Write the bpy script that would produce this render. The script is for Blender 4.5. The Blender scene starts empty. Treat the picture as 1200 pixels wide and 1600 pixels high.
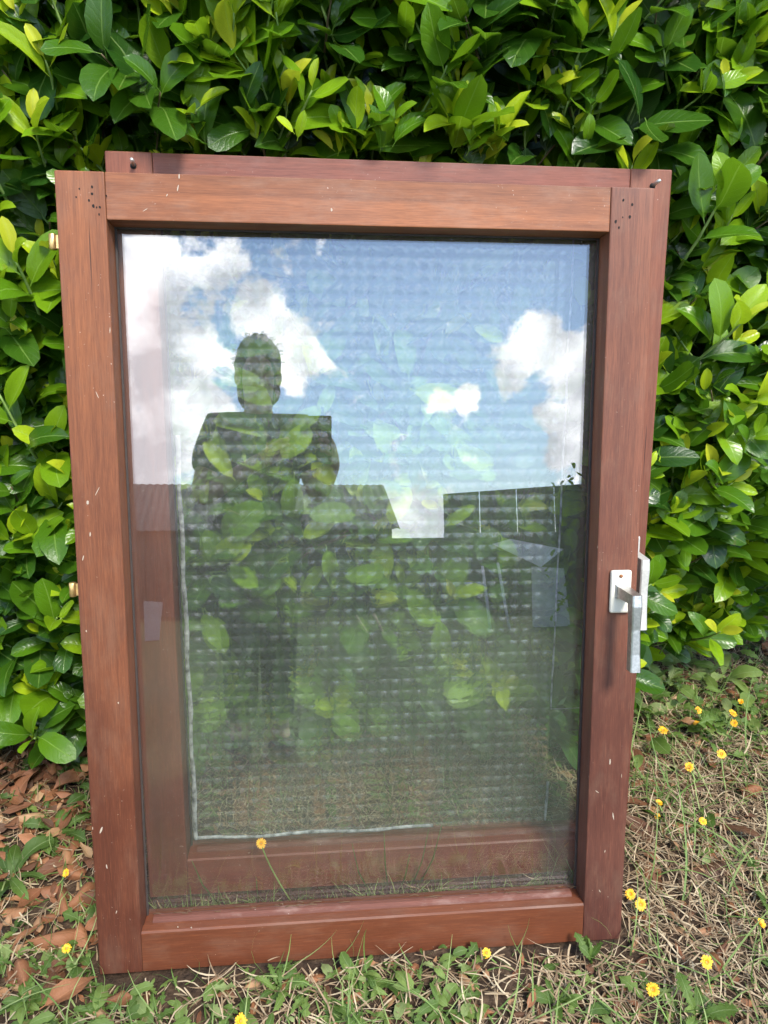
import bpy, math, random
import numpy as np
from mathutils import Vector, Matrix

random.seed(7)
RNG = np.random.default_rng(11)
R = math.radians
scene = bpy.context.scene
COL = scene.collection

# ------------------------------------------------------------------ camera
CAM = Vector((0, 0, 1.1256))
cx, cy, cz = Vector((.9998, .0064, .0184)), Vector((-.0195, .3302, .9437)), Vector((0, -.9439, .3302))
cam_d = bpy.data.cameras.new('camera')
cam_d.sensor_fit = 'HORIZONTAL'
cam_d.sensor_width = 24.0
cam_d.lens = 24.0 * 1110.0 / 1200.0
cam_d.clip_start = 0.01
cam_d.clip_end = 2000
cam = bpy.data.objects.new('camera', cam_d)
COL.objects.link(cam)
cam.matrix_world = Matrix(((cx.x, cy.x, cz.x, CAM.x), (cx.y, cy.y, cz.y, CAM.y), (cx.z, cy.z, cz.z, CAM.z), (0, 0, 0, 1)))
scene.camera = cam

def ray(px, py):
    """direction through a pixel of the 1200 x 1600 photograph"""
    return (cx * ((px - 600) / 1110) - cy * ((py - 800) / 1110) - cz).normalized()

def on_ground(px, py, z=0.0):
    d = ray(px, py)
    return CAM + d * ((z - CAM.z) / d.z)

# the two leaning casements: origin at the bottom middle, X right, Y into the hedge, Z up the frame
W, H = 0.90, 1.275
def frame_matrix(bl, ax, up):
    ax = Vector(ax).normalized(); up = Vector(up); up = (up - ax * up.dot(ax)).normalized()
    yy = up.cross(ax)
    o = Vector(bl) + ax * (W / 2)
    return Matrix(((ax.x, yy.x, up.x, o.x), (ax.y, yy.y, up.y, o.y), (ax.z, yy.z, up.z, o.z), (0, 0, 0, 1)))
MF = frame_matrix((-.459, .8597, -.003), (.9954, .0961, 0), (-.02, .2069, .9781))
MR = frame_matrix((-.4155, .9919, .021), (.9951, .0992, -.0007), (-.0152, .1589, .9872))
MFI, MRI = MF.inverted(), MR.inverted()

def on_frame(MI, px, py, y=0.0):
    o = MI @ CAM
    d = MI.to_3x3() @ ray(px, py)
    p = o + d * ((y - o.y) / d.y)
    return p

def mirror_dir(px, py):
    """where the clear pane sends the view through this pixel"""
    n = -(MF.to_3x3() @ Vector((0, 1, 0)))
    d = ray(px, py)
    return d - n * (2 * d.dot(n))

# ------------------------------------------------------------------ sky and sun
SUN_EL, SUN_DIR = R(51), Vector((.42, -.80, 0)).normalized()
world = bpy.data.worlds.new('World')
scene.world = world
world.use_nodes = True
wn, wl = world.node_tree.nodes, world.node_tree.links
wn.clear()
def wnode(t, **k):
    n = wn.new(t)
    for a, b in k.items(): setattr(n, a, b)
    return n
def wmath(op, a, b=None, c=None, clamp=False):
    n = wnode('ShaderNodeMath', operation=op, use_clamp=clamp)
    for i, v in enumerate((a, b, c)):
        if v is None: continue
        if isinstance(v, (int, float)): n.inputs[i].default_value = v
        else: wl.new(v, n.inputs[i])
    return n.outputs[0]
out = wnode('ShaderNodeOutputWorld')
bg = wnode('ShaderNodeBackground')
bg.inputs['Strength'].default_value = 0.15
sky = wnode('ShaderNodeTexSky', sky_type='NISHITA', sun_disc=False, sun_elevation=SUN_EL,
            sun_rotation=math.atan2(SUN_DIR.x, SUN_DIR.y), air_density=1.2, dust_density=.5, ozone_density=4.5)
tc = wnode('ShaderNodeTexCoord')
dirv = tc.outputs['Generated']
nz = wnode('ShaderNodeTexNoise', noise_dimensions='3D')
nz.inputs['Scale'].default_value = 15; nz.inputs['Detail'].default_value = 7; nz.inputs['Roughness'].default_value = .60
nz.inputs['Distortion'].default_value = .25
wl.new(dirv, nz.inputs['Vector'])
nzb = wnode('ShaderNodeTexNoise')
nzb.inputs['Scale'].default_value = 2.1; nzb.inputs['Detail'].default_value = 3
wl.new(dirv, nzb.inputs['Vector'])
# cumulus heaps, each a direction and an angular radius; the same noise frays all of them
heaps = [(452, 560, .048), (400, 480, .05), (330, 420, .055), (240, 430, .06), (220, 560, .10), (290, 620, .09), (235, 700, .08),
         (830, 545, .05), (800, 590, .026), (885, 590, .058), (865, 650, .035), (690, 632, .018), (730, 626, .018), (905, 690, .05), (660, 820, .05), (130, 500, .12),
         (970, 560, .06), (1040, 640, .09), (40, 640, .12)]
acc = None
for px, py, r in heaps:
    d = mirror_dir(px, py)
    dist = wnode('ShaderNodeVectorMath', operation='DISTANCE')
    wl.new(dirv, dist.inputs[0]); dist.inputs[1].default_value = d
    v = wmath('SUBTRACT', 1.0, wmath('DIVIDE', dist.outputs['Value'], r * 1.75), None, True)
    acc = v if acc is None else wmath('MAXIMUM', acc, v)
# the field of clouds that goes on over the rest of the sky
field = wmath('MULTIPLY', wmath('SUBTRACT', nzb.outputs['Fac'], .50), 3.2, None, True)
dz = wnode('ShaderNodeSeparateXYZ'); wl.new(dirv, dz.inputs[0])
vtarget = mirror_dir(600, 560)
far = wnode('ShaderNodeVectorMath', operation='DISTANCE'); wl.new(dirv, far.inputs[0]); far.inputs[1].default_value = vtarget
farw = wmath('MULTIPLY', wmath('SUBTRACT', far.outputs['Value'], .42), 4.0, None, True)
body = wmath('MAXIMUM', acc, wmath('MULTIPLY', field, farw))
low = wmath('MULTIPLY', wmath('SUBTRACT', .10, dz.outputs['Z']), 5.0, None, True)
body = wmath('MAXIMUM', body, wmath('MULTIPLY', low, .75))
edge = wmath('ADD', body, wmath('MULTIPLY', wmath('SUBTRACT', nz.outputs['Fac'], .5), 2.3))
mr = wnode('ShaderNodeMapRange', interpolation_type='SMOOTHSTEP')
mr.inputs['From Min'].default_value = .26; mr.inputs['From Max'].default_value = .56
wl.new(edge, mr.inputs['Value'])
shade = wnode('ShaderNodeTexNoise')
shade.inputs['Scale'].default_value = 11; shade.inputs['Detail'].default_value = 5
mp = wnode('ShaderNodeMapping'); mp.inputs['Location'].default_value = (.3, .2, .5)
wl.new(dirv, mp.inputs['Vector']); wl.new(mp.outputs['Vector'], shade.inputs['Vector'])
ramp = wnode('ShaderNodeValToRGB')
ramp.color_ramp.elements[0].position = .40; ramp.color_ramp.elements[0].color = (6.2, 6.5, 7.2, 1)
ramp.color_ramp.elements[1].position = .66; ramp.color_ramp.elements[1].color = (16, 16, 16.6, 1)
wl.new(shade.outputs['Fac'], ramp.inputs['Fac'])
mix = wnode('ShaderNodeMix', data_type='RGBA')
wl.new(mr.outputs['Result'], mix.inputs['Factor'])
wl.new(sky.outputs['Color'], mix.inputs['A']); wl.new(ramp.outputs['Color'], mix.inputs['B'])
wl.new(mix.outputs['Result'], bg.inputs['Color']); wl.new(bg.outputs[0], out.inputs['Surface'])

sun_d = bpy.data.lights.new('sun', 'SUN')
sun_d.energy = 2.5; sun_d.angle = R(15); sun_d.color = (1, .95, .86)
sun = bpy.data.objects.new('sun', sun_d); COL.objects.link(sun)
sdir = Vector((SUN_DIR.x * math.cos(SUN_EL), SUN_DIR.y * math.cos(SUN_EL), math.sin(SUN_EL)))
sun.rotation_euler = sdir.to_track_quat('Z', 'Y').to_euler()
sun.location = (2, -3, 5)

scene.view_settings.view_transform = 'Standard'
scene.view_settings.look = 'None'
scene.view_settings.exposure = 1.42
scene.view_settings.gamma = 1
scene.view_settings.use_curve_mapping = False
scene.cycles.max_bounces = 7
scene.cycles.diffuse_bounces = 3
scene.cycles.glossy_bounces = 4
scene.cycles.adaptive_threshold = .02
scene.cycles.transparent_max_bounces = 24
scene.cycles.use_denoising = True

# ------------------------------------------------------------------ helpers
def tag(o, label=None, cat=None, group=None, kind=None):
    if label: o['label'] = label
    if cat: o['category'] = cat
    if group: o['group'] = group
    if kind: o['kind'] = kind
    return o

def empty(name, loc=(0, 0, 0), matrix=None):
    o = bpy.data.objects.new(name, None); COL.objects.link(o)
    o.empty_display_size = .05
    if matrix is not None: o.matrix_world = matrix
    else: o.location = loc
    return o

class MB:
    def __init__(s): s.v, s.f, s.m, s.sm = [], [], [], []
    def add(s, verts, faces, mi=0, smooth=False):
        b = len(s.v); s.v += [tuple(v) for v in verts]
        for f in faces: s.f.append(tuple(i + b for i in f)); s.m.append(mi); s.sm.append(smooth)
    def box(s, x0, x1, y0, y1, z0, z1, bev=0.0, mi=0):
        if bev <= 0:
            v = [(x, y, z) for x in (x0, x1) for y in (y0, y1) for z in (z0, z1)]
            s.add(v, [(0, 1, 3, 2), (4, 6, 7, 5), (0, 4, 5, 1), (2, 3, 7, 6), (0, 2, 6, 4), (1, 5, 7, 3)], mi); return
        import bmesh
        bm = bmesh.new(); bmesh.ops.create_cube(bm, size=1)
        for v in bm.verts: v.co = ((x0 + x1) / 2 + v.co.x * (x1 - x0), (y0 + y1) / 2 + v.co.y * (y1 - y0), (z0 + z1) / 2 + v.co.z * (z1 - z0))
        bmesh.ops.bevel(bm, geom=bm.edges[:], offset=bev, segments=2, affect='EDGES', profile=.5)
        bm.verts.index_update()
        s.add([v.co[:] for v in bm.verts], [[v.index for v in f.verts] for f in bm.faces], mi); bm.free()
    def tube(s, pts, rad, n=8, mi=0, cap=True, smooth=True):
        pts = [Vector(p) for p in pts]
        rad = rad if isinstance(rad, (list, tuple)) else [rad] * len(pts)
        vs, fs = [], []
        ref = None
        for i, p in enumerate(pts):
            t = (pts[min(i + 1, len(pts) - 1)] - pts[max(i - 1, 0)])
            t = t.normalized() if t.length > 1e-9 else Vector((0, 0, 1))
            if ref is None:
                ref = t.orthogonal().normalized()
            ref = (ref - t * ref.dot(t))
            ref = ref.normalized() if ref.length > 1e-6 else t.orthogonal().normalized()
            b = t.cross(ref)
            for k in range(n):
                a = 2 * math.pi * k / n
                vs.append(p + (ref * math.cos(a) + b * math.sin(a)) * rad[i])
        for i in range(len(pts) - 1):
            for k in range(n):
                fs.append((i * n + k, i * n + (k + 1) % n, (i + 1) * n + (k + 1) % n, (i + 1) * n + k))
        if cap:
            fs.append(tuple(range(n))[::-1]); fs.append(tuple((len(pts) - 1) * n + k for k in range(n)))
        s.add(vs, fs, mi, smooth)
    def prism(s, poly, x0, x1, mi=0):
        """(y, z) outline drawn out along x"""
        n = len(poly)
        v = [(x0, y, z) for y, z in poly] + [(x1, y, z) for y, z in poly]
        f = [tuple(range(n)), tuple(range(2 * n - 1, n - 1, -1))]
        f += [(i, n + i, n + (i + 1) % n, (i + 1) % n) for i in range(n)]
        s.add(v, f, mi)
    def build(s, name, mats, parent=None, matrix=None):
        me = bpy.data.meshes.new(name)
        me.from_pydata(s.v, [], s.f)
        mats = mats if isinstance(mats, (list, tuple)) else [mats]
        for m in mats: me.materials.append(m)
        me.polygons.foreach_set('material_index', s.m); me.polygons.foreach_set('use_smooth', s.sm)
        import bmesh
        bm = bmesh.new(); bm.from_mesh(me); bmesh.ops.recalc_face_normals(bm, faces=bm.faces); bm.to_mesh(me); bm.free()
        o = bpy.data.objects.new(name, me); COL.objects.link(o)
        if parent is not None: o.parent = parent
        if matrix is not None: o.matrix_world = matrix
        return o

# ------------------------------------------------------------------ materials
def new_mat(name):
    m = bpy.data.materials.new(name); m.use_nodes = True
    nt = m.node_tree; nt.nodes.clear()
    o = nt.nodes.new('ShaderNodeOutputMaterial')
    return m, nt, o
class NT:
    def __init__(s, nt): s.nt = nt
    def n(s, t, ins=None, **k):
        nd = s.nt.nodes.new(t)
        for a, b in k.items(): setattr(nd, a, b)
        for a, b in (ins or {}).items():
            if isinstance(b, bpy.types.NodeSocket): s.nt.links.new(b, nd.inputs[a])
            else: nd.inputs[a].default_value = b
        return nd
    def math(s, op, a, b=0.0, c=None, clamp=False):
        ins = {0: a, 1: b}
        if c is not None: ins[2] = c
        return s.n('ShaderNodeMath', ins, operation=op, use_clamp=clamp).outputs[0]
    def ramp(s, fac, stops):
        nd = s.n('ShaderNodeValToRGB', {'Fac': fac}); cr = nd.color_ramp
        while len(cr.elements) < len(stops): cr.elements.new(.5)
        for e, (p, c) in zip(cr.elements, stops):
            e.position = p; e.color = (c if len(c) == 4 else (*c, 1)) if isinstance(c, (tuple, list)) else (c, c, c, 1)
        return nd.outputs['Color']
    def mix(s, f, a, b, blend='MIX'):
        return s.n('ShaderNodeMix', {'Factor': f, 'A': a, 'B': b}, data_type='RGBA', blend_type=blend).outputs['Result']
    def noise(s, vec, scale, detail=4, rough=.5, dist=0.0):
        return s.n('ShaderNodeTexNoise', {'Vector': vec, 'Scale': scale, 'Detail': detail, 'Roughness': rough, 'Distortion': dist}).outputs['Fac']
def c4(c): return (*c, 1.0)
def mixn(t, f, a, b, blend='MIX'):
    nd = t.nt.nodes.new('ShaderNodeMix'); nd.data_type = 'RGBA'; nd.blend_type = blend
    for i, v in ((0, f), (6, a), (7, b)):
        if isinstance(v, bpy.types.NodeSocket): t.nt.links.new(v, nd.inputs[i])
        else: nd.inputs[i].default_value = v if i == 0 else (c4(v) if len(v) == 3 else v)
    return nd.outputs[2]

def plain(name, col, rough=.6, metal=0.0, var=.25, scale=30, bump=0.0):
    m, nt, o = new_mat(name); t = NT(nt)
    tcn = t.n('ShaderNodeTexCoord').outputs['Object']
    f = t.noise(tcn, scale, 5, .6)
    lo = tuple(x * (1 - var) for x in col); hi = tuple(min(1, x * (1 + var)) for x in col)
    cc = t.ramp(f, [(.3, lo), (.7, hi)])
    p = t.n('ShaderNodeBsdfPrincipled', {'Base Color': cc, 'Roughness': rough, 'Metallic': metal})
    if bump:
        b = t.n('ShaderNodeBump', {'Height': f, 'Strength': bump, 'Distance': .002}); nt.links.new(b.outputs[0], p.inputs['Normal'])
    nt.links.new(p.outputs[0], o.inputs['Surface'])
    return m

def wood(name, axis, low, high, seed, dull=(.19, .115, .075), dull_amt=.25):
    """oiled mahogany: grain along `axis`, `low` at the damp foot of the frame, `high` where the sun has bleached it"""
    m, nt, o = new_mat(name); t = NT(nt)
    co = t.n('ShaderNodeTexCoord').outputs['Object']
    off = t.n('ShaderNodeVectorMath', {0: co, 1: (seed * 1.37, seed * .71, seed * 2.11)}, operation='ADD').outputs[0]
    def st(a, b):
        return t.n('ShaderNodeVectorMath', {0: off, 1: (a, b, b) if axis == 'x' else (b, b, a)}, operation='MULTIPLY').outputs[0]
    fine = t.noise(st(26, 520), 1, 4, .7)
    mid = t.noise(st(2.4, 75), 1, 6, .66, .5)
    broad = t.noise(st(1.1, 17), 1, 3, .5, .4)
    blot = t.noise(off, 6, 4, .55)
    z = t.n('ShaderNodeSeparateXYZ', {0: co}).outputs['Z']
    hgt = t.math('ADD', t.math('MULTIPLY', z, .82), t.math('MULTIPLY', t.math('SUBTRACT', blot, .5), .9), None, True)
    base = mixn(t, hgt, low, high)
    base = mixn(t, t.ramp(mid, [(.34, .36), (.60, 0)]), base, tuple(x * .62 for x in low))
    base = mixn(t, t.ramp(broad, [(.36, .45), (.58, 0)]), base, tuple(x * .70 for x in low))
    base = mixn(t, t.ramp(fine, [(.33, .36), (.55, 0)]), base, tuple(x * .5 for x in low))
    base = mixn(t, t.ramp(fine, [(.55, 0), (.80, .28)]), base, tuple(min(1, x * 1.5) for x in high))
    worn = t.noise(st(9, 22), 1, 6, .7)
    base = mixn(t, t.math('MULTIPLY', t.ramp(worn, [(.5, 0), (.75, 1)]), dull_amt), base, dull)
    # thin drying cracks and pale scuffs
    crack = t.noise(st(2.0, 95), 1, 2, .4, .2)
    base = mixn(t, t.ramp(crack, [(.215, .8), (.24, 0)]), base, (.012, .006, .004))
    speck = t.noise(off, 210, 2, .5)
    patch = t.noise(off, 9, 3, .5)
    base = mixn(t, t.math('MULTIPLY', t.ramp(speck, [(.70, 0), (.76, .8)]), t.ramp(patch, [(.5, 0), (.66, 1)])), base, (.42, .34, .27))
    p = t.n('ShaderNodeBsdfPrincipled', {'Base Color': base, 'Roughness': .52, 'Specular IOR Level': .35})
    rr = t.ramp(blot, [(.3, .46), (.7, .66)]); nt.links.new(rr, p.inputs['Roughness'])
    hh = t.math('ADD', t.math('ADD', t.math('MULTIPLY', fine, .5), mid), t.math('MULTIPLY', t.ramp(crack, [(.21, 0), (.25, 1)]), 1.2))
    b = t.n('ShaderNodeBump', {'Height': hh, 'Strength': .22, 'Distance': .0010}); nt.links.new(b.outputs[0], p.inputs['Normal'])
    nt.links.new(p.outputs[0], o.inputs['Surface'])
    return m

def glass(name, r0, tint, dust, scratch=0.4, seed=0.0, bend=0.0):
    """a thin sheet: sees through, mirrors more towards grazing, and carries a film of dust"""
    m, nt, o = new_mat(name); t = NT(nt)
    lw = t.n('ShaderNodeLayerWeight', {'Blend': .5}).outputs['Facing']
    f5 = t.math('POWER', lw, 5.0)
    fr = t.math('ADD', r0, t.math('MULTIPLY', f5, 1 - r0), None, True)
    tr = t.n('ShaderNodeBsdfTransparent', {'Color': c4(tint)})
    if bend:
        rf = t.n('ShaderNodeBsdfRefraction', {'Color': c4(tint), 'Roughness': 0.0, 'IOR': 1.3})
        tr = t.n('ShaderNodeMixShader', {0: bend, 1: tr.outputs[0], 2: rf.outputs[0]})
    gl = t.n('ShaderNodeBsdfGlossy', {'Color': (1, 1, 1, 1), 'Roughness': .07 if bend else 0.0})
    a = t.n('ShaderNodeMixShader', {0: fr, 1: tr.outputs[0], 2: gl.outputs[0]})
    co = t.n('ShaderNodeTexCoord').outputs['Object']
    co = t.n('ShaderNodeVectorMath', {0: co, 1: (seed, seed, seed)}, operation='ADD').outputs[0]
    film = t.noise(co, 5, 6, .6)
    streak = t.noise(t.n('ShaderNodeVectorMath', {0: co, 1: (260, 10, 9)}, operation='MULTIPLY').outputs[0], 1, 3, .55)
    vor = t.n('ShaderNodeTexVoronoi', {'Vector': co, 'Scale': 95.0}, feature='F1')
    dot = t.ramp(vor.outputs['Distance'], [(.045, 1), (.075, 0)])
    pick = t.n('ShaderNodeSeparateColor', {0: vor.outputs['Color']}).outputs[0]
    dot = t.math('MULTIPLY', dot, t.ramp(pick, [(.86, 0), (.9, 1)]))
    d = t.math('ADD', t.math('MULTIPLY', t.ramp(film, [(.3, .5), (.75, 1.4)]), dust), t.math('MULTIPLY', t.ramp(streak, [(.56, 0), (.8, 1)]), dust * scratch))
    d = t.math('ADD', d, t.math('MULTIPLY', dot, .45), None, True)
    if bend:
        nz_ = t.n('ShaderNodeSeparateXYZ', {0: t.n('ShaderNodeNewGeometry').outputs['Normal']}).outputs['Z']
        slope_light = t.ramp(nz_, [(.20, 0), (.44, 1)])  # pale tint stands for light scattered by upward and steep cell slopes
        flat_ = t.n('ShaderNodeVectorMath', {0: t.n('ShaderNodeNewGeometry').outputs['Normal'], 1: tuple(-(MR.to_3x3() @ Vector((0, 1, 0))))}, operation='DOT_PRODUCT').outputs['Value']
        steep = t.ramp(t.math('ABSOLUTE', flat_), [(.925, .55), (.968, 0)])
        slope_light = t.math('MAXIMUM', slope_light, steep)
        d = t.math('ADD', d, t.math('MULTIPLY', t.math('MULTIPLY', slope_light, t.ramp(film, [(.3, .4), (.7, 1)])), .25), None, True)
    df = t.n('ShaderNodeBsdfDiffuse', {'Color': (.46, .46, .42, 1)})
    b = t.n('ShaderNodeMixShader', {0: d, 1: a.outputs[0], 2: df.outputs[0]})
    nt.links.new(b.outputs[0], o.inputs['Surface'])
    return m

def leaf_mat(name, stops, rough=.3, trans=.34, vein=(.32, .48, .10), vein_amt=.5, bump=.22, spec=.5, spot=(.16, .07, .02), spot_amt=0.0):
    """leaf blade; age (mesh attribute) picks the green, u/v carry midrib and side veins"""
    m, nt, o = new_mat(name); t = NT(nt)
    age = t.n('ShaderNodeAttribute', attribute_name='age').outputs['Fac']
    co = t.n('ShaderNodeTexCoord').outputs['Object']
    uv = t.n('ShaderNodeUVMap', uv_map='UVMap').outputs['UV']
    sx = t.n('ShaderNodeSeparateXYZ', {0: uv})
    u, v = sx.outputs['X'], sx.outputs['Y']
    au = t.math('ABSOLUTE', t.math('SUBTRACT', u, .5))
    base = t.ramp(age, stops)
    mott = t.noise(co, 55, 4, .6)
    base = mixn(t, t.ramp(mott, [(.35, .35), (.7, 0)]), base, mixn(t, .5, base, (.01, .03, .004)))
    mid = t.ramp(au, [(.012, 1), (.034, 0)])
    wob = t.math('MULTIPLY', t.math('SUBTRACT', t.noise(co, 3.3, 2, .5), .5), 2.2)
    sgn = t.math('MULTIPLY', t.math('GREATER_THAN', u, .5), .43)
    ph = t.math('FRACT', t.math('ADD', t.math('ADD', wob, sgn), t.math('SUBTRACT', t.math('MULTIPLY', v, 7.5), t.math('MULTIPLY', au, 4.2))))
    side = t.math('MULTIPLY', t.math('ABSOLUTE', t.math('SUBTRACT', ph, .5)), 2.0)
    sv = t.ramp(side, [(.90, 0), (.99, .30)])
    base = mixn(t, t.math('MULTIPLY', t.math('MAXIMUM', mid, sv), vein_amt), base, mixn(t, .55, base, vein))
    if spot_amt:
        sp = t.noise(co, 42, 3, .6)
        base = mixn(t, t.math('MULTIPLY', t.ramp(sp, [(.66, 0), (.72, 1)]), spot_amt), base, spot)
    p = t.n('ShaderNodeBsdfPrincipled', {'Base Color': base, 'Roughness': rough, 'Specular IOR Level': spec})
    hh = t.math('ADD', t.math('MULTIPLY', t.ramp(side, [(0, 1), (.6, .85), (1, 0)]), .5), t.math('SUBTRACT', mott, t.math('MULTIPLY', mid, .8)))
    b = t.n('ShaderNodeBump', {'Height': hh, 'Strength': bump, 'Distance': .0016}); nt.links.new(b.outputs[0], p.inputs['Normal'])
    tl = t.n('ShaderNodeBsdfTranslucent', {'Color': mixn(t, .35, base, (.30, .55, .02))})
    mx = t.n('ShaderNodeMixShader', {0: trans, 1: p.outputs[0], 2: tl.outputs[0]})
    nt.links.new(mx.outputs[0], o.inputs['Surface'])
    return m

M = {}
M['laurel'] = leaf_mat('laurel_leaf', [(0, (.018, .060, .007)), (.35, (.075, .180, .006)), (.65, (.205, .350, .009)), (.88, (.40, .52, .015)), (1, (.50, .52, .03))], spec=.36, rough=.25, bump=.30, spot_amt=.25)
M['weed'] = leaf_mat('weed_leaf', [(0, (.045, .085, .016)), (.5, (.10, .165, .032)), (.85, (.18, .25, .06)), (1, (.26, .31, .12))], rough=.55, spec=.25, vein=(.35, .42, .2), vein_amt=.6, spot_amt=.5, spot=(.2, .12, .05))
M['dead'] = leaf_mat('dead_leaf', [(0, (.075, .034, .020)), (.35, (.17, .065, .032)), (.7, (.29, .12, .055)), (1, (.42, .26, .14))], rough=.6, spec=.25, trans=.1, vein=(.40, .22, .10), vein_amt=.35, bump=.45)
M['grass'] = leaf_mat('grass_blade', [(0, (.06, .115, .025)), (.5, (.14, .23, .055)), (1, (.30, .36, .13))], rough=.55, spec=.3, vein_amt=.2, trans=.25)
M['straw'] = leaf_mat('dry_straw', [(0, (.14, .085, .05)), (.5, (.33, .225, .135)), (1, (.54, .43, .28))], rough=.75, spec=.2, vein_amt=.1, trans=.1, vein=(.4, .35, .25))
M['stem_green'] = plain('green_stem', (.17, .26, .06), .6, scale=60)
M['twig'] = plain('laurel_twig', (.10, .075, .03), .7, scale=60)
M['branch'] = plain('old_branch', (.055, .042, .030), .85, scale=40, bump=.6)
M['petal'] = plain('yellow_petal', (.74, .37, .006), .6, var=.22, scale=120)
M['petal_mid'] = plain('orange_floret', (.66, .24, .005), .6, var=.2, scale=200)
M['bud'] = plain('green_bud', (.16, .22, .06), .6, scale=120)
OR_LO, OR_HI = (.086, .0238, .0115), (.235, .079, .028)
RD_LO, RD_HI = (.098, .029, .017), (.200, .063, .031)
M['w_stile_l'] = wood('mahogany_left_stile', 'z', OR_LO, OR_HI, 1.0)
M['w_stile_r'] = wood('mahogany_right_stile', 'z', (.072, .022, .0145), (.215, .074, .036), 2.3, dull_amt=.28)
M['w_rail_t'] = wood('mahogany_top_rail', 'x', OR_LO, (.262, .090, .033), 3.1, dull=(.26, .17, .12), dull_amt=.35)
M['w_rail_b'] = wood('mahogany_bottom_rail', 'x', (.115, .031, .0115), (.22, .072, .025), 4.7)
M['w_r_l'] = wood('mahogany_rear_left_stile', 'z', (.125, .034, .018), RD_HI, 5.9, dull_amt=.2)
M['w_r_r'] = wood('mahogany_rear_right_stile', 'z', RD_LO, (.21, .070, .036), 6.6, dull_amt=.35)
M['w_r_t'] = wood('mahogany_rear_top_rail', 'x', RD_LO, (.195, .062, .038), 7.2, dull=(.19, .115, .095), dull_amt=.4)
M['w_r_b'] = wood('mahogany_rear_bottom_rail', 'x', (.15, .040, .022), RD_HI, 8.4, dull_amt=.3)
M['bead'] = wood('bead_wood', 'x', (.125, .042, .026), (.17, .06, .038), 9.9, dull=(.34, .24, .2), dull_amt=.6)
M['clear_glass'] = glass('clear_glass', .115, (.945, .96, .95), .018, .8)
M['waffle_glass'] = glass('patterned_glass', .060, (.86, .91, .87), .038, .2, 3.3)
M['moulded_glass'] = glass('moulded_glass', .065, (.90, .94, .90), .085, .2, 3.3, .55)
M['seal'] = plain('grey_sealant', (.22, .22, .20), .85, var=.8, scale=70, bump=.8)
M['gasket'] = plain('dark_gasket', (.035, .026, .022), .7, scale=90)
M['cream'] = plain('cream_plate', (.62, .58, .48), .42, var=.08, scale=90)
M['alu'] = plain('brushed_aluminium', (.50, .49, .47), .38, 1.0, var=.25, scale=160)
M['alu_pale'] = plain('pale_painted_metal', (.47, .455, .41), .5, .3, var=.15, scale=160)
M['brass'] = plain('brass', (.72, .47, .19), .35, .85, var=.2, scale=160)
M['rust'] = plain('rust', (.20, .075, .025), .85, scale=160)
M['hole'] = plain('black_hole', (.006, .005, .004), .95)
M['fleck'] = plain('white_paint_fleck', (.36, .29, .22), .7, var=.15, scale=300)
M['zinc'] = plain('zinc_screw', (.62, .62, .60), .4, .7, var=.2, scale=300)

def ground_mat():
    m, nt, o = new_mat('soil_and_turf'); t = NT(nt)
    co = t.n('ShaderNodeTexCoord').outputs['Object']
    a = t.noise(co, 2.2, 6, .6); b = t.noise(co, 38, 6, .65); c = t.noise(co, 160, 4, .6)
    soil = t.ramp(b, [(.3, (.018, .011, .007)), (.52, (.055, .034, .021)), (.72, (.115, .075, .046))])
    turf = t.ramp(t.math('ADD', t.math('MULTIPLY', b, .6), t.math('MULTIPLY', c, .4)), [(.32, (.022, .036, .011)), (.5, (.052, .072, .024)), (.68, (.110, .105, .048))])
    y = t.n('ShaderNodeSeparateXYZ', {0: co}).outputs['Y']
    k = t.math('ADD', t.math('MULTIPLY', t.math('SUBTRACT', .66, y), 6.0), t.math('MULTIPLY', t.math('SUBTRACT', a, .5), 2.5), None, True)
    base = mixn(t, k, soil, turf)
    p = t.n('ShaderNodeBsdfPrincipled', {'Base Color': base, 'Roughness': .92, 'Specular IOR Level': .2})
    bp = t.n('ShaderNodeBump', {'Height': t.math('ADD', b, t.math('MULTIPLY', c, .5)), 'Strength': .9, 'Distance': .012})
    nt.links.new(bp.outputs[0], p.inputs['Normal']); nt.links.new(p.outputs[0], o.inputs['Surface'])
    return m
M['ground'] = ground_mat()

# ------------------------------------------------------------------ ground
def ground_z(x, y):
    """gentle lumps, rising a little under the hedge"""
    z = .009 * math.sin(x * 7.3 + 1.1) * math.cos(y * 8.1) + .006 * math.sin(x * 17 + y * 13)
    near = min(1, max(0, (y - .95) / .35))
    return z * (1 if y > .2 else .5) + .025 * near - .008
def ground_z_np(x, y):
    z = .009 * np.sin(x * 7.3 + 1.1) * np.cos(y * 8.1) + .006 * np.sin(x * 17 + y * 13)
    near = np.clip((y - .95) / .35, 0, 1)
    return z * np.where(y > .2, 1, .5) + .025 * near - .008
def axis_steps(lo, hi, step, far):
    a = list(np.arange(lo, hi + 1e-6, step)); s = step
    while a[-1] < far: s *= 1.35; a.append(a[-1] + s)
    s = step
    while a[0] > -far: s *= 1.35; a.insert(0, a[0] - s)
    return a
gx, gy = axis_steps(-1.3, 1.6, .03, 600), axis_steps(.4, 3.0, .03, 600)
g = MB()
g.add([(x, y, ground_z(x, y)) for y in gy for x in gx],
      [(j * len(gx) + i, j * len(gx) + i + 1, (j + 1) * len(gx) + i + 1, (j + 1) * len(gx) + i) for j in range(len(gy) - 1) for i in range(len(gx) - 1)], 0, True)
tag(g.build('ground', M['ground']), 'dark soil and mown turf in front of the hedge', kind='structure')

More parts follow.
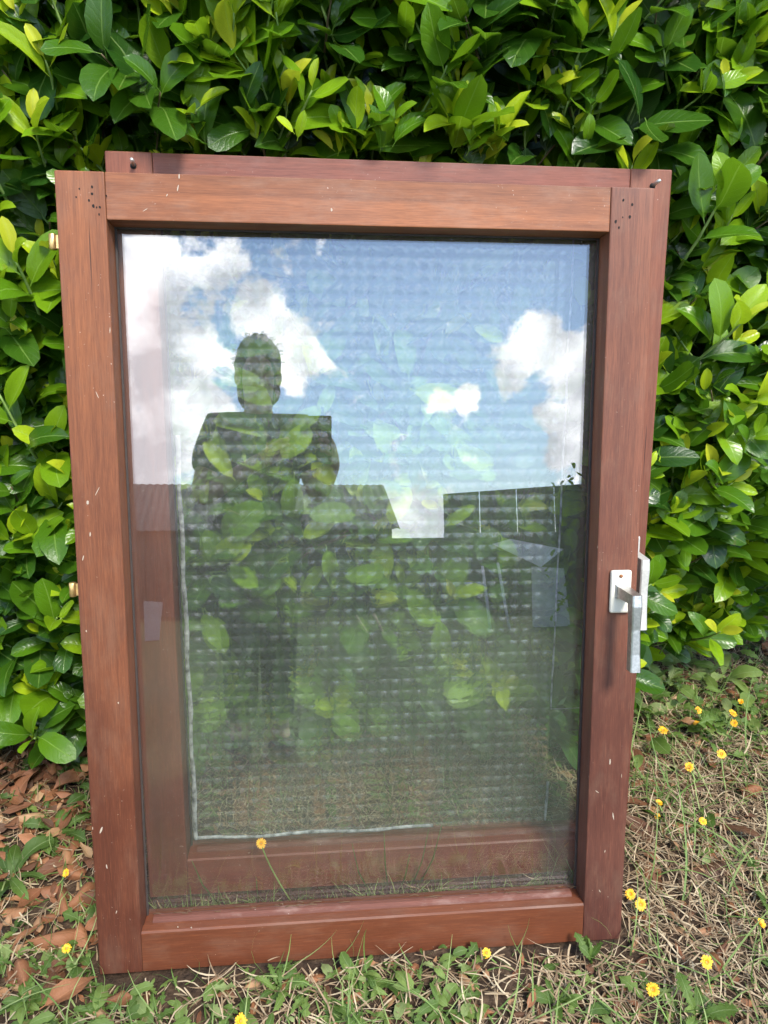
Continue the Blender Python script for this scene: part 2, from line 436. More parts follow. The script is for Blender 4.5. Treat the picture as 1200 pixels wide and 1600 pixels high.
# ------------------------------------------------------------------ the two window casements
SW, TR, BR, DEP, TH = .0701, .0670, .0735, .043, .057
def handle(win, x, z, plate_mat, lever_mat, sx=1.0):
    h = MB(); h.box(x - .0175, x + .0175, -.009, .0, z - .036, z + .036, .0035)
    pl = h.build('handle_plate', plate_mat, win)
    for dz in (.027,):
        s = MB(); s.tube([(x - .002, -.0092, z + dz), (x - .002, -.0105, z + dz)], .0030, 10)
        s.build('plate_screw', M['rust'], pl)
    l = MB()
    l.box(x - .011, x + .013, -.012, -.0085, z - .010, z + .014, .0012)                    # collar
    l.add([(x - .009, -.010, z - .008), (x + .011, -.010, z - .008), (x + .011, -.010, z + .011), (x - .009, -.010, z + .011),
           (x - .003, -.056, z - .010), (x + .012, -.056, z - .010), (x + .012, -.056, z + .006), (x - .003, -.056, z + .006)],
          [(0, 3, 2, 1), (4, 5, 6, 7), (0, 1, 5, 4), (1, 2, 6, 5), (2, 3, 7, 6), (3, 0, 4, 7)])
    zt, zb = z + .006, z - .118
    ring = []
    for k, (zz, y0, y1, w) in enumerate(((zt, -.060, -.044, .0075), (z - .012, -.062, -.040, .0080), (z - .05, -.061, -.043, .0072), (z - .09, -.063, -.045, .0078), (zb, -.066, -.047, .0085))):
        cxx = x + .0045
        b = .002
        ring.append([(cxx - w + b, y0, zz), (cxx + w - b, y0, zz), (cxx + w, y0 + b, zz), (cxx + w, y1 - b, zz), (cxx + w - b, y1, zz), (cxx - w + b, y1, zz), (cxx - w, y1 - b, zz), (cxx - w, y0 + b, zz)])
    vs = [p for r_ in ring for p in r_]
    fs = [(i * 8 + k, i * 8 + (k + 1) % 8, (i + 1) * 8 + (k + 1) % 8, (i + 1) * 8 + k) for i in range(len(ring) - 1) for k in range(8)]
    fs += [tuple(range(8))[::-1], tuple(len(vs) - 8 + k for k in range(8))]
    l.add(vs, fs)
    l.build('handle_lever', lever_mat, pl)

def casement(name, mat, mats, label):
    win = empty(name, matrix=mat)
    tag(win, label, 'window')
    sl, sr, rt, rb = mats
    bv = .0022
    m = MB(); m.box(-W / 2, -W / 2 + SW, 0, TH, 0, H, bv); m.build('left_stile', sl, win)
    m = MB(); m.box(W / 2 - SW, W / 2, 0, TH, 0, H, bv); m.build('right_stile', sr, win)
    e = .0004
    m = MB(); m.box(-W / 2 + SW + e, W / 2 - SW - e, .0008, TH - .001, H - TR, H - .0006, .0014); m.build('top_rail', rt, win)
    x0, x1 = -W / 2 + SW + e, W / 2 - SW - e
    m = MB()
    m.prism([(.0012, .0012), (.0006, BR - .004), (.003, BR - .001), (.016, BR + .0005), (.0175, BR - .004), (.0195, BR - .004), (.0205, BR - .001), (DEP - .006, BR), (DEP + .006, BR), (TH - .001, BR), (TH - .001, .0012)], x0, x1)
    rail = m.build('bottom_rail', rb, win)
    b = MB()
    b.prism([(.021, BR - .001), (.0225, BR + .003), (.027, BR + .0055), (.034, BR + .0055), (DEP - .003, BR + .003), (DEP - .003, BR - .001)], x0 + .014, x1 - .014)
    b.build('glazing_bead', M['bead'], rail)
    for nm, bx in (('gasket', (x0, x0 + .0028, DEP - .003, DEP, BR, H - TR)), ('gasket', (x1 - .0028, x1, DEP - .003, DEP, BR, H - TR)), ('gasket', (x0, x1, DEP - .003, DEP, H - TR - .0028, H - TR))):
        m = MB(); m.box(*bx); m.build(nm, M['gasket'], win)
    return win, x0, x1

front, fx0, fx1 = casement('front_window', MF, (M['w_stile_l'], M['w_stile_r'], M['w_rail_t'], M['w_rail_b']),
                           'brown wooden casement window with clear reflecting glass, the nearer of the two leaning frames')
m = MB(); m.box(fx0 - .006, fx1 + .006, DEP, DEP + .006, BR - .004, H - TR + .006)
m.build('glass_pane', M['clear_glass'], front)
hp = on_frame(MFI, 969, 924, -.004)
handle(front, hp.x, hp.z, M['cream'], M['alu'])
for px, py in ((83, 378), (117, 921)):
    p = on_frame(MFI, px, py, .046)
    m = MB(); m.tube([(-W / 2 - .0225, .046, p.z - .0115), (-W / 2 - .0225, .046, p.z - .0108), (-W / 2 - .0225, .046, p.z + .0108), (-W / 2 - .0225, .046, p.z + .0115)], [.0052, .0058, .0058, .0052], 14)
    m.box(-W / 2 - .020, -W / 2 + .001, .044, .048, p.z - .0095, p.z + .0095)
    m.build('hinge_knuckle', M['brass'], front)
# nail holes at the two upper corners
for px, py in ((124, 295), (119, 308), (144, 292), (139, 313), (146, 322), (151, 324), (156, 324), (155, 335), (166, 306), (144, 303),
               (974, 313), (988, 320), (973, 340), (984, 339), (962, 346), (967, 356)):
    p = on_frame(MFI, px, py)
    n = 7; rr = random.uniform(.0011, .0022)
    m = MB(); m.add([(p.x + rr * random.uniform(.7, 1.1) * math.cos(k * 2 * math.pi / n), -.0003, p.z + rr * random.uniform(.8, 1.6) * math.sin(k * 2 * math.pi / n)) for k in range(n)], [tuple(range(n))])
    m.build('nail_hole', M['hole'], front)
# paint flecks and scrapes: (x, y, length px, width px, slant)
for px, py, ln, wd, sl in ((280, 276, 9, 3, .05), (278, 294, 12, 3, .25), (261, 305, 5, 2, .5), (227, 328, 10, 1.5, 1.0), (518, 328, 6, 4, 0), (172, 516, 11, 2, .1), (152, 617, 12, 2, -.35), (152, 768, 20, 2, .5),
                           (137, 785, 8, 6, 0), (141, 835, 9, 3, .1), (130, 872, 10, 3, .3), (158, 1297, 16, 4.5, .35), (167, 1354, 10, 3, -.1), (145, 1294, 6, 2, 0), (135, 986, 4, 3, 0),
                           (185, 1098, 4, 3, 0), (953, 1190, 14, 4, 0), (958, 1275, 16, 3, -.2), (933, 1237, 10, 2, -.9), (937, 1392, 7, 2, -.5), (971, 1212, 8, 1.5, 0), (945, 1330, 7, 2, .2),
                           (278, 1448, 3.5, 3, 0), (299, 1449, 4, 3, 0), (560, 1455, 7, 1.5, .6), (182, 1425, 8, 2, .3), (520, 1288 + 210, 3, 2, 0)):
    p = on_frame(MFI, px, py)
    s = 1.0 / 960; L, Wd = ln * s * .42, wd * s * .34
    pts = []
    for k in range(8):
        a = k * math.pi / 4
        xx, zz = Wd * math.cos(a) * random.uniform(.7, 1.15), L * math.sin(a) * random.uniform(.8, 1.1)
        pts.append((p.x + xx * math.cos(sl) + zz * math.sin(sl), -.0004, p.z - xx * math.sin(sl) + zz * math.cos(sl)))
    m = MB(); m.add(pts, [tuple(range(8))]); m.build('paint_fleck', M['fleck'], front)

rear, rx0, rx1 = casement('rear_window', MR, (M['w_r_l'], M['w_r_r'], M['w_r_t'], M['w_r_b']),
                          'dark red-brown casement window with waffle patterned glass, behind the front window against the hedge')
# waffle glass: every cell a shallow pillow, flat on the back
pr = on_frame(MRI, 868, 950, DEP)
GX1 = pr.x
gz0, gz1 = BR - .004, H - TR + .006
CW, CH = .0222, .0232
ncol = int(round((GX1 - rx0 + .002) / CW)); nrow = int(math.ceil((gz1 - gz0) / CH))
SUB = 6
cw, ch = (GX1 - rx0 + .002) / ncol, (gz1 - gz0) / nrow
m = MB()
cell = [(a, b, (1 - (2 * a - 1) ** 2) * (1 - (2 * b - 1) ** 2)) for b in [k / SUB for k in range(SUB + 1)] for a in [k / SUB for k in range(SUB + 1)]]
cf = [(j * (SUB + 1) + i, j * (SUB + 1) + i + 1, (j + 1) * (SUB + 1) + i + 1, (j + 1) * (SUB + 1) + i) for j in range(SUB) for i in range(SUB)]
for r_ in range(nrow):
    for c in range(ncol):
        k = .0017 * random.uniform(.6, 1.2)
        m.add([(rx0 - .002 + (c + a) * cw, DEP + .0003 - k * q, gz0 + (r_ + b) * ch) for a, b, q in cell], cf, 0, True)
m.build('patterned_pane', M['moulded_glass'], rear)
m = MB(); m.box(GX1 + .0008, rx1 + .006, DEP, DEP + .005, gz0, gz1); m.build('side_pane', M['waffle_glass'], rear)
def seal(pts, wd, dep=.0035):
    """a smear of sealant along a line of (x, z) points"""
    m = MB(); vs, fs = [], []
    n = len(pts)
    for i, (x, z) in enumerate(pts):
        a = Vector(pts[min(i + 1, n - 1)]) - Vector(pts[max(i - 1, 0)]); a.normalize(); nn = (-a.y, a.x)
        w = wd * random.uniform(.8, 1.15)
        y0 = DEP - .0016
        vs += [(x - nn[0] * w, y0, z - nn[1] * w), (x - nn[0] * w * .5, y0 - dep * random.uniform(.4, 1), z - nn[1] * w * .5), (x + nn[0] * w * .5, y0 - dep * random.uniform(.4, 1), z + nn[1] * w * .5), (x + nn[0] * w, y0, z + nn[1] * w)]
    for i in range(n - 1):
        for k in range(3): fs.append((i * 4 + k, i * 4 + k + 1, (i + 1) * 4 + k + 1, (i + 1) * 4 + k))
    m.add(vs, fs, 0, True); return m.build('sealant', M['seal'], rear)
zz = np.arange(BR + .012, H - TR - .36, .014)
seal([(rx0 + .010 + .0012 * math.sin(z * 40), z) for z in zz], .0040)
xx = np.arange(rx0 + .010, rx0 + .46, .015)
seal([(x, BR + .0125 + .002 * math.sin(x * 31)) for x in xx], .0034)
za = on_frame(MRI, 868, 1107, DEP).z
seal([(GX1 + .0006 * math.sin(z * 30), z) for z in np.arange(za, H - TR - .01, .016)], .0017)
seal([(GX1 + .001 * math.sin(z * 50), z) for z in np.arange(BR + .012, BR + .10, .014)], .0026)
seal([(x, za + .0005 * math.sin(x * 90)) for x in np.arange(GX1, rx1, .012)], .0008, .001)
hp = on_frame(MRI, 983, 868, -.004)
handle(rear, hp.x, hp.z, M['alu_pale'], M['alu_pale'])
for px, py, lean in ((209, 258, .3), (1020, 290, .9)):
    p = on_frame(MRI, px, py)
    m = MB(); m.tube([(p.x, .002, p.z), (p.x + .003 * lean, -.012, p.z + .003), (p.x + .004 * lean, -.017, p.z + .004)], [.0028, .0030, .0022], 10)
    m.tube([(p.x - .0005, .001, p.z - .001), (p.x - .0005, -.0008, p.z - .001)], .005, 10, 1)
    m.build('screw', [M['zinc'], M['hole']], rear)

# ------------------------------------------------------------------ leaves: templates
def leaf_template(length=1.0, width=.40, fold=.25, arch=.35, wave=.03, twist=0.0, seed=0, lobes=0.0, tip=.8, rows=6, stalk=.13, base=.62, curl=0.0):
    """unit leaf along +Y, normal +Z, stalk end at the origin; 4 quads across"""
    rg = random.Random(seed)
    us = (-1, -.5, 0, .5, 1)
    prof = lambda t: (t ** base) * ((1 - t) ** tip)
    pm = max(prof(k / 60) for k in range(61))
    ts = [-stalk] + ([0, .10, .28, .50, .72, .90, 1] if rows == 7 else [k / (rows - 1) for k in range(rows)])
    V, UV = [], []
    y, z, ang = -0.0, 0.0, arch * .45
    ph, ph2 = rg.uniform(0, 6), rg.uniform(0, 6)
    for i, t in enumerate(ts):
        if i:
            dl = (ts[i] - ts[i - 1]) * length
            ang -= arch * (ts[i] - ts[i - 1]) * (1.25 if t > .4 else .8)
            y += dl * math.cos(ang); z += dl * math.sin(ang)
        tt = min(max(t, 0), 1)
        w = max(prof(tt) / pm * width / 2, .014 if t < .05 else .004) * length
        if lobes and .03 < t < .97: w *= 1 + lobes * (1 if i % 2 else -1)
        for u in us:
            lat = u * w
            zz = z + fold * abs(lat) * (1 - .35 * abs(u)) + wave * length * math.sin(t * 7 + ph + (1.3 if u > 0 else 0)) * abs(u) * (1 if 0 < t < 1 else 0)
            zz -= curl * lat * lat / max(length, 1e-6) * 4
            tw = twist * tt
            V.append((lat * math.cos(tw) + .02 * length * math.sin(t * 4 + ph2) * (1 if t > 0 else 0), y - .03 * abs(lat), zz + lat * math.sin(tw)))
            UV.append((.5 + .5 * u * (1 if t > .02 else .05), tt))
    F = [(i * 5 + k, i * 5 + k + 1, (i + 1) * 5 + k + 1, (i + 1) * 5 + k) for i in range(len(ts) - 1) for k in range(4)]
    return np.array(V), F, np.array(UV)

def mesh_from(name, V, F, UV, age, mat):
    """V (n,3), F (m,4), UV per vertex, age per vertex"""
    me = bpy.data.meshes.new(name)
    F = np.asarray(F, dtype=np.int32); n, mf = len(V), len(F)
    me.vertices.add(n); me.vertices.foreach_set('co', np.asarray(V, dtype=np.float32).ravel())
    me.loops.add(mf * 4); me.loops.foreach_set('vertex_index', F.ravel())
    me.polygons.add(mf); me.polygons.foreach_set('loop_start', np.arange(0, mf * 4, 4, dtype=np.int32))
    me.polygons.foreach_set('use_smooth', np.ones(mf, dtype=bool))
    me.update(calc_edges=True)
    a = me.attributes.new('age', 'FLOAT', 'POINT'); a.data.foreach_set('value', np.asarray(age, dtype=np.float32))
    uvl = me.uv_layers.new(name='UVMap'); uvl.data.foreach_set('uv', np.asarray(UV, dtype=np.float32)[F.ravel()].ravel())
    me.materials.append(mat)
    return me

class LeafField:
    """many leaves from a few templates: one joined mesh, or single objects"""
    def __init__(s, temps): s.t = temps; s.items = []
    def add(s, ti, mat, age): s.items.append((ti, mat, age))
    def joined(s, name, mat, items=None, parent=None):
        items = s.items if items is None else items
        Vs, Fs, UVs, As, b = [], [], [], [], 0
        by = {}
        for it in items: by.setdefault(it[0], []).append(it)
        for ti, its in by.items():
            V, F, UV = s.t[ti]
            Ms = np.array([np.array(i[1]) for i in its])
            Vh = np.concatenate([V, np.ones((len(V), 1))], 1)
            P = np.einsum('nij,vj->nvi', Ms, Vh)[:, :, :3].reshape(-1, 3)
            k = len(its)
            Fa = np.array(F)[None] + (np.arange(k) * len(V))[:, None, None] + b
            Vs.append(P); Fs.append(Fa.reshape(-1, 4)); UVs.append(np.tile(UV, (k, 1)))
            As.append(np.repeat(np.array([i[2] for i in its]), len(V))); b += k * len(V)
        me = mesh_from(name, np.concatenate(Vs), np.concatenate(Fs), np.concatenate(UVs), np.concatenate(As), mat)
        o = bpy.data.objects.new(name, me); COL.objects.link(o)
        if parent: o.parent = parent
        return o

def leaf_matrix(p, d, nrm, s, sx=1.0):
    d = Vector(d).normalized(); nrm = Vector(nrm); nrm = nrm - d * nrm.dot(d)
    nrm = nrm.normalized() if nrm.length > 1e-5 else d.orthogonal().normalized()
    x = d.cross(nrm)
    return Matrix(((x.x * s * sx, d.x * s, nrm.x * s, p[0]), (x.y * s * sx, d.y * s, nrm.y * s, p[1]), (x.z * s * sx, d.z * s, nrm.z * s, p[2]), (0, 0, 0, 1)))

LAUREL = [leaf_template(1, w, f, a, wv, tw, i, tip=tp, base=bs, rows=7) for i, (w, f, a, wv, tw, tp, bs) in enumerate((
    (.50, .25, .5, .02, .1, .52, .58), (.46, .40, .8, .025, -.25, .56, .56), (.53, .15, .35, .03, .2, .48, .60), (.48, .55, .3, .02, .0, .52, .56),
    (.44, .35, 1.2, .03, .3, .58, .54), (.54, .30, .6, .035, -.15, .46, .62), (.50, .70, .5, .02, .15, .52, .58), (.52, .20, -.3, .03, .1, .50, .60)))]
YOUNG = [leaf_template(1, w, f, a, .01, tw, 20 + i, tip=.60, base=.70, rows=7) for i, (w, f, a, tw) in enumerate(((.46, .6, .3, .1), (.42, .9, .6, -.2), (.50, .45, -.25, .2), (.40, 1.2, .2, 0)))]
TEMPL = LAUREL + YOUNG
NL = len(LAUREL)

# ------------------------------------------------------------------ laurel hedge
def hedge_face(x, z):
    """distance (world Y) of the hedge's clipped face"""
    y = 1.285 + .10 * x + .025 * math.sin(x * 5.1 + z * 3.3) + .02 * math.sin(z * 7.7 - x * 2.2)
    if -.47 < x < .50 and z < 1.27: y = min(y, 1.125 + .10 * x + .161 * z)      # pressed against the back of the rear frame
    foot = .60 - .10 * x if x < .55 else .62
    if z < foot: y += (foot - z) * (.16 if x < -.4 else .34 if x < .3 else .34 + min(.4, (x - .3) * .7))
    return y
def hedge_low(x): return .06 if x < .6 else .06 + (x - .6) * .35
hedge = empty('laurel_hedge', (0, 1.5, 0))
tag(hedge, 'clipped cherry laurel hedge with glossy green leaves behind the leaning windows', 'hedge')

def blocked(p, pad=.0):
    """inside or in front of the leaning frames"""
    for MI in (MRI, MFI):
        q = MI @ Vector(p)
        if abs(q.x) < W / 2 + .012 and -.02 < q.z < H + .012 and q.y < TH + .006 + pad: return True
    return False

leaves = []     # (template, Matrix, age, front)
stems = MB()
def shoot(base, d, n, step, size, young, front=True, stem_r=.0022):
    d = Vector(d).normalized()
    p = Vector(base); pts = [p.copy()]
    ax = d.orthogonal().normalized(); a0 = random.uniform(0, 6.28)
    for k in range(n):
        t = k / max(1, n - 1)
        d = (d + Vector((random.uniform(-.12, .12), random.uniform(-.12, .05), random.uniform(-.03, .14)))).normalized()
        p = p + d * step * (1 - .45 * t)
        pts.append(p.copy())
        a = a0 + k * 2.4
        b1 = d.orthogonal().normalized(); b2 = d.cross(b1)
        rad = b1 * math.cos(a) + b2 * math.sin(a)
        spread = 1.15 - .65 * t * (1 if young > .4 else .5)
        ld = d * math.cos(spread) + rad * math.sin(spread)
        ld = Vector((ld.x * 1.1, ld.y * .55 - .10, ld.z + .08))
        nrm = Vector((random.uniform(-.5, .5), -.75 + random.uniform(-.35, .35), .75 + random.uniform(-.3, .3))) + d * .35
        s = size * (1.0 - .45 * max(0, t - .45) * (1 + young)) * random.uniform(.82, 1.15)
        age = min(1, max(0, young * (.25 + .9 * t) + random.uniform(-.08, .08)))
        ti = (NL + random.randrange(len(YOUNG))) if (young > .5 and t > .55) else random.randrange(NL)
        mtx = leaf_matrix(p, ld, nrm, s, random.uniform(.9, 1.12))
        tipp = mtx @ Vector((0, 1, 0)); midp = mtx @ Vector((0, .5, .05))
        sidea, sideb = mtx @ Vector((.22, .5, .05)), mtx @ Vector((-.22, .5, .05))
        if any(blocked(q) for q in (p, tipp, midp, sidea, sideb)): continue
        if min(tipp.z, p.z) < hedge_low(p.x) - .05: continue
        leaves.append((ti, mtx, age, front))
    if front and len(pts) > 2 and not any(blocked(q, .004) for q in pts):
        stems.tube(pts, [stem_r * (1 - .5 * i / len(pts)) for i in range(len(pts))], 5, 0 if young < .45 else 1, True)

def on_face(n, x0, x1, z0, z1):
    return [(RNG.uniform(x0, x1), RNG.uniform(z0, z1)) for _ in range(n)]
# deep layers first, old leaves whose dark colour adds shade to the gaps, then the outer shoots
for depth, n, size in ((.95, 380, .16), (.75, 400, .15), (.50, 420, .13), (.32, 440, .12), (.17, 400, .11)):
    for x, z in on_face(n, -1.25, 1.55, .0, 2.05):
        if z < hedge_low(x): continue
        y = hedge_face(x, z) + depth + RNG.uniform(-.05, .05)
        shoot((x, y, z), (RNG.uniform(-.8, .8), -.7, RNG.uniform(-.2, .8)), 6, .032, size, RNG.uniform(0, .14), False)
for x, z in on_face(2500, -1.0, 1.35, .0, 1.85):
    if z < hedge_low(x): continue
    y = hedge_face(x, z) + RNG.uniform(.03, .12)
    yg = RNG.choice([.05, .2, .45, .75, .95], p=[.14, .17, .21, .26, .22])
    shoot((x, y, z), (RNG.uniform(-.7, .7), -.40 + RNG.uniform(-.2, .25), .75 + RNG.uniform(-.6, .3)), int(RNG.integers(4, 8)), .022, RNG.uniform(.060, .108), float(yg))
# long vigorous sprays that can be picked out: pixel of the base, direction, length in leaves
for px, py, dep, d, n, s, yg in ((445, 245, 1.33, (.05, -.25, 1), 6, .105, .62), (640, 240, 1.36, (-.1, -.3, 1), 6, .095, .7), (130, 150, 1.27, (-.1, -.4, 1), 6, .10, .75),
                                 (860, 210, 1.36, (.1, -.4, 1), 6, .095, .8), (930, 200, 1.36, (.1, -.5, .9), 6, .095, .85), (735, 230, 1.36, (0, -.4, 1), 6, .10, .78), (1070, 580, 1.34, (.35, -.5, .7), 6, .10, .85),
                                 (1080, 1000, 1.50, (.2, -.7, .5), 6, .085, .95), (1120, 880, 1.55, (.2, -.7, .6), 6, .085, .9), (1050, 780, 1.42, (.3, -.7, .6), 6, .10, .75), (60, 720, 1.22, (-.2, -.4, .8), 6, .10, .7),
                                 (70, 520, 1.24, (.1, -.4, .9), 6, .10, .8), (90, 990, 1.24, (.2, -.5, .5), 5, .095, .65), (60, 1140, 1.26, (.3, -.5, .2), 5, .10, .55), (20, 330, 1.24, (-.1, -.4, .6), 5, .11, .6),
                                 (1060, 420, 1.34, (.1, -.5, .7), 6, .105, .5), (1150, 300, 1.40, (.2, -.5, .7), 6, .11, .35), (560, 150, 1.36, (.1, -.4, 1), 6, .10, .65), (1100, 680, 1.40, (.3, -.5, .5), 6, .10, .8),
                                 (330, 150, 1.33, (-.1, -.3, 1), 6, .10, .6), (230, 140, 1.30, (.1, -.3, 1), 6, .10, .8)):
    r_ = ray(px, py); k = dep / r_.y
    shoot(CAM + r_ * k, d, n, .030, s, yg, True, .003)
# a spray pressed up against the back of the patterned pane, lower middle
def behind_glass(px, py, back):
    return MR @ on_frame(MRI, px, py, TH + back)
for px, py, ang, s, age in ((405, 620, 2.6, .085, .62), (430, 590, .3, .07, .55), (400, 690, 2.0, .095, .5), (455, 700, .9, .09, .75), (435, 745, 3.7, .105, .8), (460, 770, -1.6, .10, .6), (410, 830, 3.3, .085, .85),
                            (365, 850, 3.9, .10, .8), (490, 830, .6, .08, .85), (515, 880, -1.4, .09, .65), (600, 865, -1.7, .10, .8), (620, 800, 1.2, .09, .85), (575, 790, 2.8, .08, .7), (440, 890, -2.0, .09, .75),
                            (650, 940, -1.0, .10, .6), (560, 900, .2, .09, .6), (640, 700, .9, .09, .7), (720, 690, 2.5, .09, .7), (600, 690, 1.9, .08, .75), (670, 490, 1.5, .10, .7), (520, 460, 2.4, .10, .6), (720, 545, -.7, .10, .65),
                            (340, 690, -1.5, .075, .7), (690, 990, -1.5, .09, .6), (330, 980, -1.2, .10, .6), (790, 860, -1.2, .1, .6), (880, 790, .4, .1, .7)):
    s *= .86; p = behind_glass(px, py, random.uniform(.012, .05))
    d = Vector((math.cos(ang), .05, math.sin(ang)))
    leaves.append((random.randrange(NL), leaf_matrix(p - d * s * .45, d, (random.uniform(-.3, .3), -1, .25), s), age, True))
for k in range(46):
    px, py = random.gauss(520, 130), random.gauss(700, 150)
    if not (310 < px < 880 and 400 < py < 1010): continue
    s = random.uniform(.05, .085); ang = random.uniform(-.6, 3.7); p = behind_glass(px, py, random.uniform(.015, .09))
    d = Vector((math.cos(ang), random.uniform(-.1, .3), math.sin(ang)))
    leaves.append((random.randrange(NL + 4), leaf_matrix(p, d, (random.uniform(-.6, .6), -1, random.uniform(-.1, .6)), s), random.uniform(.3, .9), True))
spray = MB()
for a, b in (((325, 640), (590, 815)), ((590, 815), (400, 910)), ((470, 800), (450, 650)), ((690, 480), (640, 620)), ((560, 560), (640, 700))):
    p, q = behind_glass(*a, .045), behind_glass(*b, .05)
    spray.tube([p, p.lerp(q, .5) + Vector((0, .006, .004)), q], [.0032, .003, .0024], 6)
spray.build('twig', M['twig'], hedge)

# the 300 leaves that show largest are parts of their own, the rest is one mass
def project(p):
    q = Vector(p) - CAM
    dz_ = -q.dot(cz)
    return 600 + 1110 * q.dot(cx) / dz_, 800 - 1110 * q.dot(cy) / dz_, dz_
rank = []
for i, (ti, mtx, age, fr) in enumerate(leaves):
    if not fr: continue
    a, b = mtx @ Vector((0, 0, 0)), mtx @ Vector((0, 1, 0))
    c, d = mtx @ Vector((.2, .5, .05)), mtx @ Vector((-.2, .5, .05))
    pa, pb, pc, pd = project(a), project(b), project(c), project(d)
    mx_, my_ = (pa[0] + pb[0]) / 2, (pa[1] + pb[1]) / 2
    if not (0 < mx_ < 1200 and 0 < my_ < 1250): continue
    area = abs((pb[0] - pa[0]) * (pd[1] - pc[1]) - (pb[1] - pa[1]) * (pd[0] - pc[0]))
    hid = 0
    for MI in (MFI, MRI):
        q = on_frame(MI, mx_, my_)
        if abs(q.x) < W / 2 and 0 < q.z < H and (abs(q.x) > W / 2 - SW or q.z > H - TR or q.z < BR): hid = 1
    depth = (a.y + b.y) / 2 - hedge_face(a.x, max(.1, a.z))
    rank.append((-(area if not hid else 0) * (1.0 - min(.8, max(0, depth + .06) * 5)), i))
rank.sort()
single = set(i for _, i in rank[:300])
variants = {}
for i in sorted(single):
    ti, mtx, age, _ = leaves[i]
    ab = round(age * 8) / 8
    key = (ti, ab)
    if key not in variants:
        V, F, UV = TEMPL[ti]
        variants[key] = mesh_from('leaf', V, F, UV, np.full(len(V), ab), M['laurel'])
    o = bpy.data.objects.new('leaf', variants[key]); COL.objects.link(o)
    o.parent = hedge; o.matrix_parent_inverse = Matrix.Translation((0, -1.5, 0)); o.matrix_basis = mtx
fld = LeafField(TEMPL)
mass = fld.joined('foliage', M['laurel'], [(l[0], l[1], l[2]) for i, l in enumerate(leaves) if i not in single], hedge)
mass.matrix_parent_inverse = Matrix.Translation((0, -1.5, 0)); tag(mass, kind='stuff')
so = stems.build('shoot_stems', [M['twig'], M['stem_green']], hedge); so.matrix_parent_inverse = Matrix.Translation((0, -1.5, 0)); tag(so, kind='stuff')
for o in hedge.children:
    if o.name.startswith('twig'): o.matrix_parent_inverse = Matrix.Translation((0, -1.5, 0))
for k in range(11):
    x = -1.2 + k * .17 + random.uniform(-.05, .05); y = 1.95 + .1 * x + random.uniform(-.12, .12)
    b = MB(); pts = []
    q = Vector((x, y, -.05)); dd = Vector((random.uniform(-.2, .2), random.uniform(-.25, .05), 1))
    for j in range(8):
        pts.append(q.copy()); q = q + dd.normalized() * .26; dd += Vector((random.uniform(-.25, .25), random.uniform(-.08, .12), 0))
    b.tube(pts, [.016 - .0016 * j for j in range(8)], 7)
    for j in range(2, 7):
        e = pts[j]; b.tube([e, e + Vector((random.uniform(-.15, .15), -.10, .10)), e + Vector((random.uniform(-.25, .25), -.20, .26))], [.006, .0045, .003], 5)
    o = b.build('branch', M['branch'], hedge); o.matrix_parent_inverse = Matrix.Translation((0, -1.5, 0))

# ------------------------------------------------------------------ ground cover
def footprint(x, y):
    """under or inside one of the frames"""
    r = np.zeros(len(x), dtype=bool)
    for MI in (MFI, MRI):
        q = np.stack([x, y, np.full_like(x, .03), np.ones_like(x)], 1) @ np.array(MI).T
        r |= (np.abs(q[:, 0]) < W / 2 + .012) & (q[:, 1] > -.012) & (q[:, 1] < TH + .012)
    return r
def zone(n, x0, x1, y0, y1, keep=None):
    x, y = RNG.uniform(x0, x1, n), RNG.uniform(y0, y1, n)
    k = ~footprint(x, y)
    if keep is not None: k &= keep(x, y)
    return x[k], y[k]
def blades(name, mat, x, y, lmin, lmax, wmin, wmax, el0, el1, bend, age0, age1, lift=.002, seg=4):
    n = len(x)
    az = RNG.uniform(0, 2 * np.pi, n); L = RNG.uniform(lmin, lmax, n); w = RNG.uniform(wmin, wmax, n)
    el = RNG.uniform(el0, el1, n); bd = RNG.normal(0, bend, n) - bend * .5; sb = RNG.normal(0, .5, n)
    p = np.stack([x, y, ground_z_np(x, y) + RNG.uniform(0, lift, n)], 1)
    V = np.zeros((n, seg + 1, 2, 3)); UV = np.zeros((n, seg + 1, 2, 2))
    for s in range(seg + 1):
        t = s / seg
        ww = w * (1 - .85 * t ** 1.5) * (1 if s else .7)
        side = np.stack([-np.sin(az), np.cos(az), np.zeros(n)], 1)
        V[:, s, 0] = p - side * ww[:, None]; V[:, s, 1] = p + side * ww[:, None]
        UV[:, s, 0] = (0, t); UV[:, s, 1] = (1, t)
        d = np.stack([np.cos(az) * np.cos(el), np.sin(az) * np.cos(el), np.sin(el)], 1)
        p = p + d * (L / seg)[:, None]
        p[:, 2] = np.maximum(p[:, 2], ground_z_np(p[:, 0], p[:, 1]) + .0015)
        el = el + bd / seg; az = az + sb / seg
    F = np.array([[2 * s, 2 * s + 1, 2 * s + 3, 2 * s + 2] for s in range(seg)])
    nv = (seg + 1) * 2
    F = (F[None] + (np.arange(n) * nv)[:, None, None]).reshape(-1, 4)
    age = np.repeat(RNG.uniform(age0, age1, n), nv)
    # a blade may not run through the frames
    P = V.reshape(n, -1, 3); bad = np.zeros(n, dtype=bool)
    for MI in (MFI, MRI):
        q = np.concatenate([P, np.ones((n, nv, 1))], 2) @ np.array(MI).T
        bad |= ((np.abs(q[..., 0]) < W / 2 + .004) & (q[..., 1] > -.003) & (q[..., 1] < TH + .004) & (q[..., 2] > -.02)).any(1)
    keep = np.repeat(~bad, seg)
    me = mesh_from(name, V.reshape(-1, 3), F[keep], UV.reshape(-1, 2), age, mat)
    o = bpy.data.objects.new(name, me); COL.objects.link(o)
    return o
X0, X1, Y0, Y1 = -.95, 1.55, .70, 3.2
